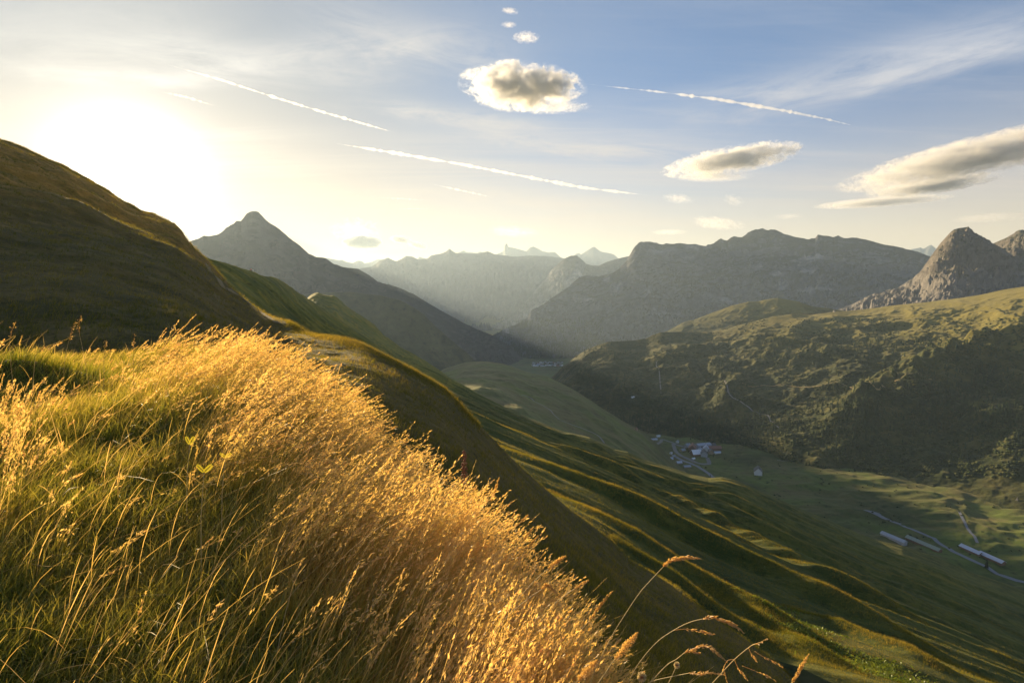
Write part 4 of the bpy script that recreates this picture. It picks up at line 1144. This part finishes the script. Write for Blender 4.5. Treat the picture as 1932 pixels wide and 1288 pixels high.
# ------------------------------------------------------------------ trees and scrub
M_needle = turf_mat('dark_conifer', [(.020, .035, .015), (.035, .055, .02), (.06, .075, .025)], (.05, .3, 1.0), sheen=0)
M_scrub = turf_mat('mountain_scrub', [(.030, .045, .014), (.05, .07, .02), (.09, .09, .03)], (.02, .08, .4), sheen=.05)
M_bark = simple_mat('conifer_bark', (.12, .09, .06), .9, .2)


def scatter_mesh(P3, S, unit_v, unit_f, jit, seed):
    g = np.random.default_rng(seed); n = len(P3); k = len(unit_v)
    a = g.uniform(0, 6.28, n); ca, sa = np.cos(a)[:, None], np.sin(a)[:, None]
    u = np.broadcast_to(unit_v, (n, k, 3)) * (1 + g.normal(0, jit, (n, k, 1)))
    x = u[..., 0] * ca - u[..., 1] * sa; y = u[..., 0] * sa + u[..., 1] * ca
    v = np.stack([x, y, u[..., 2]], -1) * S[:, None, :] + P3[:, None, :]
    f = unit_f[None] + (np.arange(n) * k)[:, None, None]
    return v.reshape(-1, 3), f.reshape(-1, unit_f.shape[1])


def px_points(L, n, box_, seed, dens=None):
    """random visible points of a layer inside a photo rectangle"""
    g = np.random.default_rng(seed); out = []
    for _ in range(n):
        px = g.uniform(box_[0], box_[2]); py = g.uniform(box_[1], box_[3])
        if dens is not None and g.random() > dens(px, py): continue
        a, t = pdir(px, py); i = int(np.clip((a - L['az'][0]) / (L['az'][1] - L['az'][0]), 0, len(L['az']) - 1))
        s = L['z'][:, i] / L['r'][:, i] - t
        k = np.nonzero((s[:-1] < 0) & (s[1:] >= 0))[0]
        if len(k) == 0: continue
        k = k[0]; r = L['r'][k, i]
        out.append((math.sin(a) * r, math.cos(a) * r, L['z'][k, i]))
    return np.array(out)


def unit_clump():
    bm = bmesh.new(); bmesh.ops.create_icosphere(bm, subdivisions=1, radius=1.0)
    v = np.array([tuple(x.co) for x in bm.verts]); v[:, 2] = v[:, 2] * .8 + .3
    f = np.array([[x.index for x in fc.verts] for fc in bm.faces]); bm.free(); return v, f


def unit_cone():
    V = []; F = []
    for k, (z0, z1, r0) in enumerate([(.08, .5, .26), (.3, .78, .19), (.58, 1.0, .12)]):
        b = len(V)
        for j in range(6):
            a = j * math.pi / 3 + k * .5; V.append((math.cos(a) * r0, math.sin(a) * r0, z0))
        V.append((0, 0, z1))
        F += [(b + j, b + (j + 1) % 6, b + 6) for j in range(6)]
    return np.array(V), np.array(F)


def patch(px, py, x, y, w, h):
    return math.exp(-((px - x) / w) ** 2 - ((py - y) / h) ** 2)


def wood_d(px, py):
    n = math.sin(px * .045 + 1.3 * math.sin(py * .05)) * math.sin(py * .11 + px * .02)
    d = 1.1 * patch(px, py, 1260, 795, 130, 28) + .9 * patch(px, py, 1400, 810, 90, 22) + .7 * patch(px, py, 1130, 700, 60, 40) + .6 * patch(px, py, 1600, 800, 60, 60) + .6 * patch(px, py, 1830, 760, 110, 60) + .5 * patch(px, py, 1660, 640, 160, 25)
    return max(0, min(1, d * (.75 + .5 * n)))


pts = px_points(SHOULDER, 16000, (1050, 640, 1932, 905), 31, wood_d)
g = np.random.default_rng(3)
s = g.uniform(8, 16, len(pts))
v, f = scatter_mesh(pts - [0, 0, 1.0], np.stack([s * .8, s * .8, s], -1), *unit_cone(), .08, 32)
tag(mesh_obj('forest', v, f, M_needle, smooth=False), 'dark conifer woods on the lower flank of the shoulder hill', 'forest', kind='stuff')


def scrub_d(px, py):
    n = fbm(np.array([px / 60.0]), np.array([py / 22.0]), 4, .6, 77)[0]
    return float(np.clip(.42 + .9 * n, 0, 1))


pts = px_points(SHOULDER, 30000, (1045, 600, 1932, 900), 41, scrub_d)
s = g.uniform(1.5, 4.2, len(pts))
v, f = scatter_mesh(pts, np.stack([s, s, s * .75], -1), *unit_clump(), .18, 42)
tag(mesh_obj('shrubs', v, f, M_scrub, smooth=False), 'low mountain scrub dotted over the shoulder hill', 'shrubs', kind='stuff')
pts = px_points(FLOOR, 2600, (1200, 800, 1932, 1060), 51, lambda a, b: float(np.clip(fbm(np.array([a / 45.0]), np.array([b / 16.0]), 3, .6, 78)[0] * 1.6 - .25, 0, 1)))
if len(pts):
    s = g.uniform(1.0, 2.6, len(pts))
    v, f = scatter_mesh(pts, np.stack([s, s, s * .8], -1), *unit_clump(), .18, 52)
    tag(mesh_obj('shrubs', v, f, M_scrub, smooth=False), 'small bushes scattered over the valley meadows', 'shrubs', kind='stuff')
far_floor = px_points(LAYERS['broad grey rocky massif with pale screes right of the valley'], 5200, (930, 600, 1140, 700), 61, lambda a, b: 1.0 if b > 655 - abs(a - 1000) * .12 else .25)
s = g.uniform(16, 30, len(far_floor))
v, f = scatter_mesh(far_floor - [0, 0, 3.0], np.stack([s, s, s], -1), *unit_cone(), .08, 62)
tag(mesh_obj('forest', v, f, M_needle, smooth=False), 'dark conifer forest above the distant town', 'forest', kind='stuff')


def spruce(px, py, h, label, L=None, group=None):
    p = at_px(L or FLOOR, px, py)
    t = bpy.data.objects.new('spruce_tree', None); col.objects.link(t); t.location = p
    g_ = random.Random(int(px))
    bm = bmesh.new(); bmesh.ops.create_cone(bm, cap_ends=True, segments=7, radius1=h * .022, radius2=h * .004, depth=h * .98, matrix=Matrix.Translation((0, 0, h * .47)))
    bm_obj('trunk', bm, M_bark, t)
    bm = bmesh.new()
    for k in range(260):
        q = g_.random() ** .8; z = h * (.08 + .92 * q); rad = h * .21 * (1 - q) ** .85 * g_.uniform(.6, 1.15) + .1; a = g_.uniform(0, 6.28)
        c0 = Vector((0, 0, z)); c1 = Vector((math.cos(a) * rad, math.sin(a) * rad, z - rad * .35)); sd = Vector((-math.sin(a), math.cos(a), 0)) * rad * .30
        m_ = (c0 + c1) * .5
        bm.faces.new([bm.verts.new(c) for c in (c0, m_ + sd, c1, m_ - sd)])
        bm.faces.new([bm.verts.new(c) for c in (c0, m_ + Vector((0, 0, rad * .1)), c1, m_ - Vector((0, 0, rad * .22)))])
    bm_obj('crown', bm, M_needle, t)
    tag(t, label, 'tree', group)


spruce(1861, 1071, 14, 'dark conifer standing beside the valley road in front of the rightmost barn')
spruce(1346, 862, 9, 'small dark tree at the right end of the hamlet')
spruce(1299, 853, 8, 'dark tree against the red brown roof in the hamlet')
spruce(1340, 900, 7, 'dark bushy tree where the road meets the sunlit slope edge')


# ------------------------------------------------------------------ hikers
def tube_mesh(name, joints, edges, radii, mat, parent=None):
    me = bpy.data.meshes.new(name); me.from_pydata(joints, edges, [])
    o = bpy.data.objects.new(name, me); col.objects.link(o)
    sk = o.modifiers.new('skin', 'SKIN'); sb = o.modifiers.new('sub', 'SUBSURF'); sb.levels = 1; sb.render_levels = 1
    for i, r in enumerate(radii): me.skin_vertices[0].data[i].radius = (r, r)
    me.skin_vertices[0].data[0].use_root = True
    dg = bpy.context.evaluated_depsgraph_get()
    m2 = bpy.data.meshes.new_from_object(o.evaluated_get(dg)); o.modifiers.clear(); o.data = m2
    m2.materials.clear(); m2.materials.append(mat)
    if parent: o.parent = parent
    return o


M_skin = simple_mat('skin', (.55, .36, .26), .6)
M_hair = simple_mat('dark_hair', (.05, .035, .025), .7)


def hiker(px, py, jacket, trousers, label, heading, step):
    L = SLOPE; p = at_px(L, px, py)
    t = bpy.data.objects.new('person', None); col.objects.link(t); t.location = p; t.rotation_euler = (0, 0, heading)
    J = [(0, 0, .95), (0, 0, 1.15), (0, .02, 1.40), (0, .03, 1.52), (0, .04, 1.66), (0, .05, 1.76),
         (.10, 0, .90), (.11, step, .50), (.11, step * .8, .07), (.11, step * .8 + .16, .03),
         (-.10, 0, .90), (-.11, -step * .6, .50), (-.11, -step * 1.3, .10), (-.11, -step * 1.3 + .15, .03),
         (.20, .02, 1.42), (.27, -step * .4, 1.15), (.27, step * .2, .92), (-.20, .02, 1.42), (-.27, step * .5, 1.15), (-.26, step + .1, .95)]
    E = [(0, 1), (1, 2), (2, 3), (3, 4), (4, 5), (0, 6), (6, 7), (7, 8), (8, 9), (0, 10), (10, 11), (11, 12), (12, 13), (2, 14), (14, 15), (15, 16), (2, 17), (17, 18), (18, 19)]
    R = [.13, .14, .15, .055, .095, .06, .095, .06, .045, .04, .095, .06, .045, .04, .06, .042, .03, .06, .042, .03]
    tube_mesh('body', J, E, R, M_skin, t)
    cl = [0, 1, 2, 14, 15, 17, 18]; mp = {q: i for i, q in enumerate(cl)}
    tube_mesh('jacket', [J[q] for q in cl], [(mp[a], mp[b]) for a, b in [(0, 1), (1, 2), (2, 14), (14, 15), (2, 17), (17, 18)]], [.155, .165, .18, .075, .06, .075, .06], jacket, t)
    cl = [0, 6, 7, 8, 10, 11, 12]; mp = {q: i for i, q in enumerate(cl)}
    tube_mesh('trousers', [J[q] for q in cl], [(mp[a], mp[b]) for a, b in [(0, 6), (6, 7), (7, 8), (0, 10), (10, 11), (11, 12)]], [.15, .11, .08, .06, .11, .08, .06], trousers, t)
    tube_mesh('hair', [(0, .03, 1.70), (0, .03, 1.79)], [(0, 1)], [.10, .075], M_hair, t)
    bm = bmesh.new(); box(bm, -.15, .15, -.34, -.17, 1.05, 1.5); bmesh.ops.bevel(bm, geom=bm.edges[:], offset=.04, segments=2, affect='EDGES')
    bm_obj('backpack', bm, jacket, t)
    tag(t, label, 'person', 'two hikers on the ridge')


hiker(474, 512.5, simple_mat('red_jacket', (.70, .10, .05), .7), simple_mat('dark_trousers', (.06, .07, .08), .8), 'hiker in a red jacket walking on the ridge crest', 1.2, .22)
hiker(478, 513.5, simple_mat('white_jacket', (.80, .78, .74), .7), simple_mat('light_trousers', (.62, .60, .55), .8), 'hiker in white clothes walking on the ridge crest', -.4, .16)

# ------------------------------------------------------------------ single foreground plants
M_stalk = simple_mat('straw_stem', (.62, .44, .18), .6, .2, 40)
M_seed = blade_mat('seed_head', (.55, .38, .16), (.66, .46, .20), (.78, .58, .30), .55, .03)
M_dock = simple_mat('brown_dock_seed', (.30, .12, .045), .8, .35, 60)
M_fern = blade_mat('fern_leaf', (.30, .34, .03), (.55, .52, .05), (.70, .62, .10), .65, .02)
M_thist = blade_mat('thistle_down', (.35, .30, .22), (.55, .48, .36), (.75, .68, .55), .5, .0)


def catmull(W, per=8):
    Q = []
    for i in range(len(W) - 1):
        p0 = W[max(i - 1, 0)]; p1 = W[i]; p2 = W[i + 1]; p3 = W[min(i + 2, len(W) - 1)]
        for k in range(per):
            t = k / per
            Q.append(.5 * ((2 * p1) + (-p0 + p2) * t + (2 * p0 - 5 * p1 + 4 * p2 - p3) * t * t + (-p0 + 3 * p1 - 3 * p2 + p3) * t ** 3))
    Q.append(W[-1]); return Q


def tube(Q, r0, r1, m=6):
    V = []; n = len(Q)
    for i, c in enumerate(Q):
        t = (Q[min(i + 1, n - 1)] - Q[max(i - 1, 0)]).normalized(); u = t.cross(Vector((.1, 1, .05))).normalized(); v = t.cross(u)
        w = r0 + (r1 - r0) * i / (n - 1)
        for j in range(m):
            b = 2 * math.pi * j / m; V.append(tuple(c + u * math.cos(b) * w + v * math.sin(b) * w))
    F = [(i * m + j, i * m + (j + 1) % m, (i + 1) * m + (j + 1) % m, (i + 1) * m + j) for i in range(n - 1) for j in range(m)]
    return V, F


def head_mesh(Q, n, ln, spread, ang, g_, droop=0.0):
    """spikelets along a head axis"""
    V = []; F = []
    for k in range(n):
        s = g_.random() * (len(Q) - 1.001); i = int(s); f = s - i
        c = Q[i] * (1 - f) + Q[i + 1] * f; t = (Q[i + 1] - Q[i]).normalized()
        env = math.sin(min(1, .12 + s / (len(Q) - 1) * .95) * math.pi) ** .5
        rd = Vector((g_.gauss(0, 1), g_.gauss(0, 1), g_.gauss(0, 1))); rd = (rd - t * rd.dot(t)).normalized()
        c = c + rd * spread * env * g_.uniform(.2, 1)
        d = (t + rd * ang * g_.uniform(.4, 1.3) + Vector((0, 0, -droop))).normalized(); l = ln * g_.uniform(.6, 1.2) * (.5 + .5 * env)
        q = d.cross(Vector((g_.gauss(0, 1), g_.gauss(0, 1), g_.gauss(0, 1)))).normalized(); q2 = d.cross(q)
        b = len(V); w = l * .17
        V += [tuple(c), tuple(c + d * l * .4 + q * w), tuple(c + d * l), tuple(c + d * l * .4 - q * w), tuple(c + d * l * .4 + q2 * w), tuple(c + d * l * .4 - q2 * w)]
        F += [(b, b + 1, b + 2, b + 3), (b, b + 4, b + 2, b + 5)]
    return V, F


def stalk(pts, head, dist, label, kind='grass_stalk', rad=.0016, n=120, ln=.012, spread=.004, ang=.35, branches=(), cat='grass stalk', group='seeding grass stalks at the lower frame edge', droop=0, root=True, dist1=None, mat=None):
    """pts: photo points of the stem; head: photo points of the seed head"""
    g_ = random.Random(int(pts[0][0] * 7 + pts[0][1]))
    d1 = dist1 or dist * .92; tot = len(pts) + len(head)

    def w(p, k):
        a, r, z = P(p[0], p[1], dist + (d1 - dist) * k / tot); return Vector((math.sin(a) * r, math.cos(a) * r, z))
    S = [w(p, i) for i, p in enumerate(pts)]
    if root:
        dn = (S[0] - S[1]).normalized(); base = S[0] + dn * .12; zg = float(z_at(NEAR, base.x, base.y)[0])
        if base.z > zg + .02:
            S = [Vector((base.x + dn.x * .2, base.y + .03, zg - .02)), base] + S
    Hd = [w(p, len(pts) + i) for i, p in enumerate(head)]
    rootp = S[0]
    t = bpy.data.objects.new(kind, None); col.objects.link(t); t.location = rootp
    V, F = tube(catmull(S + Hd[:1]), rad, rad * .6)
    V = [tuple(Vector(v) - rootp) for v in V]
    mesh_obj('stem', V, F, M_stalk, t)
    Q = catmull(Hd); V, F = head_mesh(Q, n, ln, spread, ang, g_, droop)
    tv, tf = tube(Q, rad * .6, rad * .25); b = len(V)
    V = V + tv; F = F + [tuple(i + b for i in f) for f in tf]
    V = [tuple(Vector(v) - rootp) for v in V]
    mesh_obj('seed_head', V, F, mat or M_seed, t, smooth=False, attrs=dict(tone=np.random.default_rng(1).uniform(.2, 1, len(V)), along=np.zeros(len(V))))
    for br in branches:
        B = [w(p, len(pts)) for p in br]; Q = catmull(B); tv, tf = tube(Q, rad * .5, rad * .2)
        V, F = head_mesh(Q[len(Q) // 3:], max(20, n // 4), ln, spread * .7, ang, g_, droop); b = len(V)
        V = V + tv; F = F + [tuple(i + b for i in f) for f in tf]
        V = [tuple(Vector(v) - rootp) for v in V]
        mesh_obj('seed_branch', V, F, mat or M_seed, t, smooth=False, attrs=dict(tone=np.random.default_rng(2).uniform(.2, 1, len(V)), along=np.zeros(len(V))))
    tag(t, label, cat, group)
    return t


D = 1.9
stalk([(1108, 1300), (1126, 1256), (1154, 1200), (1181, 1156), (1209, 1115), (1239, 1082)], [(1252, 1068), (1262, 1059), (1278, 1054), (1297, 1051), (1320, 1053)], D, 'tallest single grass stalk with pink tinged head bent over the dark gully', n=150, ln=.014, spread=.005)
stalk([(1180, 1296), (1205, 1251), (1239, 1211), (1275, 1186), (1302, 1173)], [(1325, 1167), (1345, 1164), (1366, 1171), (1387, 1180), (1401, 1192)], D, 'arching stalk with a long drooping reddish head and one side branch', n=150, ln=.014, spread=.005, branches=[[(1272, 1188), (1294, 1186), (1318, 1190), (1346, 1196)]])
stalk([(1215, 1300), (1256, 1256), (1276, 1243)], [(1292, 1230), (1319, 1219), (1338, 1220), (1352, 1231), (1367, 1244)], D, 'low arching stalk between the two longest arching stalks and the frame edge', n=140, ln=.013, branches=[[(1290, 1232), (1304, 1228), (1320, 1231)]])
stalk([(1210, 1298), (1232, 1284), (1270, 1275)], [(1300, 1269), (1320, 1270), (1340, 1268), (1366, 1273)], D, 'almost level stalk lowest at the frame edge', n=90)
stalk([(1330, 1304), (1345, 1287), (1366, 1264), (1387, 1242), (1415, 1219)], [(1425, 1214), (1436, 1210), (1447, 1204)], D, 'straight diagonal stalk with loose drooping oat like branches', n=16, ln=.012, spread=.002,
      branches=[[(1385, 1243), (1372, 1246), (1366, 1262), (1372, 1285)], [(1412, 1221), (1416, 1230), (1422, 1238), (1427, 1246)], [(1424, 1228), (1440, 1238), (1458, 1246), (1476, 1256)], [(1400, 1255), (1425, 1265), (1445, 1273), (1462, 1283)], [(1386, 1245), (1392, 1258), (1400, 1268), (1410, 1281)]], droop=.4)
stalk([(1120, 1300), (1141, 1270), (1156, 1248)], [(1162, 1242), (1176, 1225), (1190, 1209), (1203, 1193)], D * .9, 'fat cylindrical grass spike standing right of the dense golden grass', n=620, ln=.008, spread=.009, ang=1.0, rad=.0018)
stalk([(1075, 1305), (1085, 1290)], [(1092, 1281), (1104, 1269), (1116, 1257), (1127, 1245)], D * .85, 'fat grass spike cut by the frame edge left of the tallest stalk base', n=620, ln=.008, spread=.010, ang=1.0, rad=.0018)
stalk([(1040, 1262), (1070, 1222), (1095, 1190)], [(1112, 1170), (1128, 1147), (1142, 1130), (1155, 1115)], D * 1.05, 'narrow straight spike pointing up right against the dark flank', n=150, ln=.012, spread=.0035)
stalk([(1470, 1310), (1484, 1298)], [(1495, 1286), (1506, 1268), (1516, 1250), (1526, 1234)], D, 'single spike rising from the frame edge right of the diagonal stalk', n=200, ln=.010, spread=.004)
stalk([(960, 1250), (1005, 1190), (1045, 1140), (1072, 1118)], [(1084, 1110), (1094, 1104), (1103, 1098), (1110, 1094)], D * 1.1, 'short tipped stalk just left of the narrow straight spike', n=90)
stalk([(880, 1250), (960, 1150), (1000, 1104), (1025, 1080)], [(1035, 1072), (1046, 1063), (1056, 1056), (1067, 1049)], D * 1.15, 'bright thick spike leaning out of the golden grass edge, upper of two', n=240, ln=.012, spread=.006, ang=.6)
stalk([(870, 1270), (950, 1170), (1000, 1126), (1015, 1116)], [(1023, 1110), (1030, 1104), (1038, 1107), (1050, 1118)], D * 1.1, 'spike with a bent tip leaning out of the golden grass edge, lower of two', n=200, ln=.012, spread=.005, ang=.6)
stalk([(850, 1050), (890, 1000), (915, 960)], [(925, 945), (932, 930), (937, 915), (942, 900)], 3.6, 'thin stalk at the top of the golden grass edge beside the brown dock plant', n=120, ln=.018, spread=.006)
stalk([(900, 1110), (945, 1040), (965, 1005)], [(974, 992), (983, 984), (990, 978), (996, 971)], 3.2, 'straight spike leaning right, first of three parallel ones on the dark flank', n=120, ln=.016, spread=.005, group='three parallel spikes leaning out over the dark flank')
stalk([(900, 1140), (955, 1060), (978, 1030)], [(986, 1020), (993, 1011), (999, 1003), (1005, 996)], 3.1, 'straight spike leaning right, middle one of three parallel ones', n=120, ln=.016, spread=.005, group='three parallel spikes leaning out over the dark flank')
stalk([(905, 1160), (965, 1075), (988, 1044)], [(995, 1034), (1002, 1026), (1009, 1018), (1016, 1010)], 3.0, 'straight spike leaning right, lowest of three parallel ones', n=120, ln=.016, spread=.005, group='three parallel spikes leaning out over the dark flank')
# stalks against the shaded hill, upper left
for q, (pp, hh, lb) in enumerate([
    ([(24, 720), (20, 680), (18, 650)], [(20, 636), (22, 625), (26, 614), (30, 606)], 'nodding oat stalk against the shaded hill, nearest the frame edge'),
    ([(120, 715), (122, 680), (128, 650)], [(131, 640), (134, 628), (138, 616), (142, 607)], 'slim stalk against the shaded hill with a loose head'),
    ([(165, 712), (158, 670), (152, 640)], [(150, 628), (149, 616), (150, 605), (153, 595)], 'tall stalk against the shaded hill with two bright grains at its tip'),
    ([(252, 705), (252, 680), (252, 665)], [(252, 655), (252, 645), (253, 638), (254, 630)], 'lone short stalk on the crest of the green knoll'),
    ([(196, 700), (196, 680), (197, 662)], [(198, 656), (199, 650), (199, 646), (200, 642)], 'short bare stalk on the crest of the green knoll'),
    ([(60, 750), (64, 700), (68, 670)], [(75, 660), (82, 656), (88, 655), (94, 658)], 'curved stalk over the dark grass hollow')]):
    stalk(pp, hh, 8.0 if q != 5 else 6.5, lb, n=22, ln=.026, spread=.020, ang=.5, rad=.0022, group='single stalks against the shaded hill', droop=.3)

# dock plant gone to seed
g_ = random.Random(9)
a, r, z = P(876, 945, 4.2); bx, by = math.sin(a) * r, math.cos(a) * r
t = bpy.data.objects.new('dock_plant', None); col.objects.link(t); t.location = (bx, by, z - .22)
V, F = tube([Vector((0, 0, 0)), Vector((.01, 0, .25)), Vector((.005, 0, .45)), Vector((0, 0, .62))], .005, .002); mesh_obj('stem', V, F, M_dock, t)
bm = bmesh.new()
for k in range(150):
    s = g_.random(); zz = .26 + s * .36; an = g_.uniform(0, 6.28); rd = g_.uniform(.006, .034) * (1.15 - s * .7)
    bmesh.ops.create_icosphere(bm, subdivisions=1, radius=g_.uniform(.005, .009), matrix=Matrix.Translation((math.cos(an) * rd, math.sin(an) * rd, zz)))
bm_obj('seed_cluster', bm, M_dock, t)
tag(t, 'upright brown dock plant gone to seed at the golden grass edge', 'plant')


# fern like leaves, bright yellow green
def fern(px, py, dist, heading, size, label):
    a, r, z = P(px, py, dist); o0 = Vector((math.sin(a) * r, math.cos(a) * r, z))
    zg = float(z_at(NEAR, o0.x, o0.y)[0]); base = Vector((o0.x - .05, o0.y, zg)); hgt = max(.08, o0.z - zg)
    t = bpy.data.objects.new('fern_plant', None); col.objects.link(t); t.location = base
    S = [Vector((0, 0, 0)), Vector((.02, 0, hgt * .6)), o0 - base]
    V, F = tube(S, .0022, .0014); mesh_obj('stem', V, F, M_stalk, t)
    for sgn in (-1, 1):
        V = []; F = []; ax = Vector((math.cos(heading) * sgn, .15, math.sin(heading) * .6 + .5)).normalized(); up = Vector((-ax.z, .1, ax.x)).normalized()
        for k in range(14):
            s = k / 14; c = (o0 - base) + ax * size * s; w = size * .42 * (1 - s) ** .6 * (.5 + s)
            for q in (-1, 1):
                b = len(V); e = c + up * q * w + ax * w * .55; m_ = (c + e) * .5
                V += [tuple(c), tuple(m_ + ax * size * .022), tuple(e), tuple(m_ - ax * size * .022)]; F.append((b, b + 1, b + 2, b + 3))
        mesh_obj('leaf', V, F, M_fern, t, smooth=False, attrs=dict(tone=[.6] * len(V), along=[0] * len(V)))
    tag(t, label, 'plant', 'yellow green fern plants in the grass')


fern(385, 890, 3.3, .5, .055, 'yellow fern leaf pair glowing in the grass, the lower bright one')
fern(358, 838, 3.9, 1.0, .055, 'yellow fern sprig above the bright lower fern leaves')
fern(425, 862, 3.6, .2, .04, 'small yellowish fern right of the two bright fern sprigs')


def thistle(px, py, dist, rad, stem, label):
    a, r, z = P(px, py, dist); c = Vector((math.sin(a) * r, math.cos(a) * r, z)); g_ = random.Random(px)
    t = bpy.data.objects.new('seed_flower', None); col.objects.link(t); t.location = c
    a2, r2, z2 = P(stem[0], stem[1], dist); s0 = Vector((math.sin(a2) * r2, math.cos(a2) * r2, z2)) - c
    V, F = tube([s0 + Vector((0, 0, -.5)), s0, Vector((0, 0, 0))], .0016, .0013); mesh_obj('stem', V, F, M_stalk, t)
    V = []; F = []
    for k in range(150):
        d = Vector((g_.gauss(0, 1), g_.gauss(0, 1), g_.gauss(.5, 1))).normalized(); q = d.cross(Vector((.3, 1, .2))).normalized() * rad * .10; b = len(V)
        V += [tuple(d * rad * .25), tuple(d * rad * .7 + q), tuple(d * rad), tuple(d * rad * .7 - q)]; F.append((b, b + 1, b + 2, b + 3))
    mesh_obj('flower_head', V, F, M_thist, t, smooth=False, attrs=dict(tone=np.random.default_rng(3).uniform(0, 1, len(V)), along=np.zeros(len(V))))
    bm = bmesh.new(); bmesh.ops.create_icosphere(bm, subdivisions=2, radius=rad * .42); bm_obj('seed_core', bm, M_dock, t)
    tag(t, label, 'dried flower', 'dried seed flowers at the lower frame edge')


thistle(1211, 1276, 1.9, .018, (1208, 1310), 'round fuzzy dried flower head at the frame edge')
thistle(1277, 1254, 1.9, .012, (1262, 1287), 'smaller ragged dried flower on a thin stem between the arching stalks')

# ------------------------------------------------------------------ haze
def build_haze():
    bm = bmesh.new(); bmesh.ops.create_cube(bm, size=1.0)
    me = bpy.data.meshes.new('haze'); bm.to_mesh(me); bm.free()
    o = bpy.data.objects.new('haze', me); col.objects.link(o)
    x0, x1, y0, y1, z0, z1 = -52000, 52000, -1500, 52000, -2600, 1000
    o.scale = (x1 - x0, y1 - y0, z1 - z0); o.location = ((x0 + x1) / 2, (y0 + y1) / 2, (z0 + z1) / 2)
    m, N = new_mat('haze_air')
    out = N.n('ShaderNodeOutputMaterial'); v = N.n('ShaderNodeVolumePrincipled')
    v.inputs['Color'].default_value = HAZE['col']; v.inputs['Density'].default_value = HAZE['den']; v.inputs['Anisotropy'].default_value = HAZE['g']
    N.put(out.inputs['Volume'], v.outputs[0])
    me.materials.append(m)
    tag(o, 'pale blue haze filling the valley air between the mountains', 'haze', kind='stuff')


HAZE = dict(col=(.62, .80, 1.0, 1), den=3.5e-5, g=.35)
build_haze()
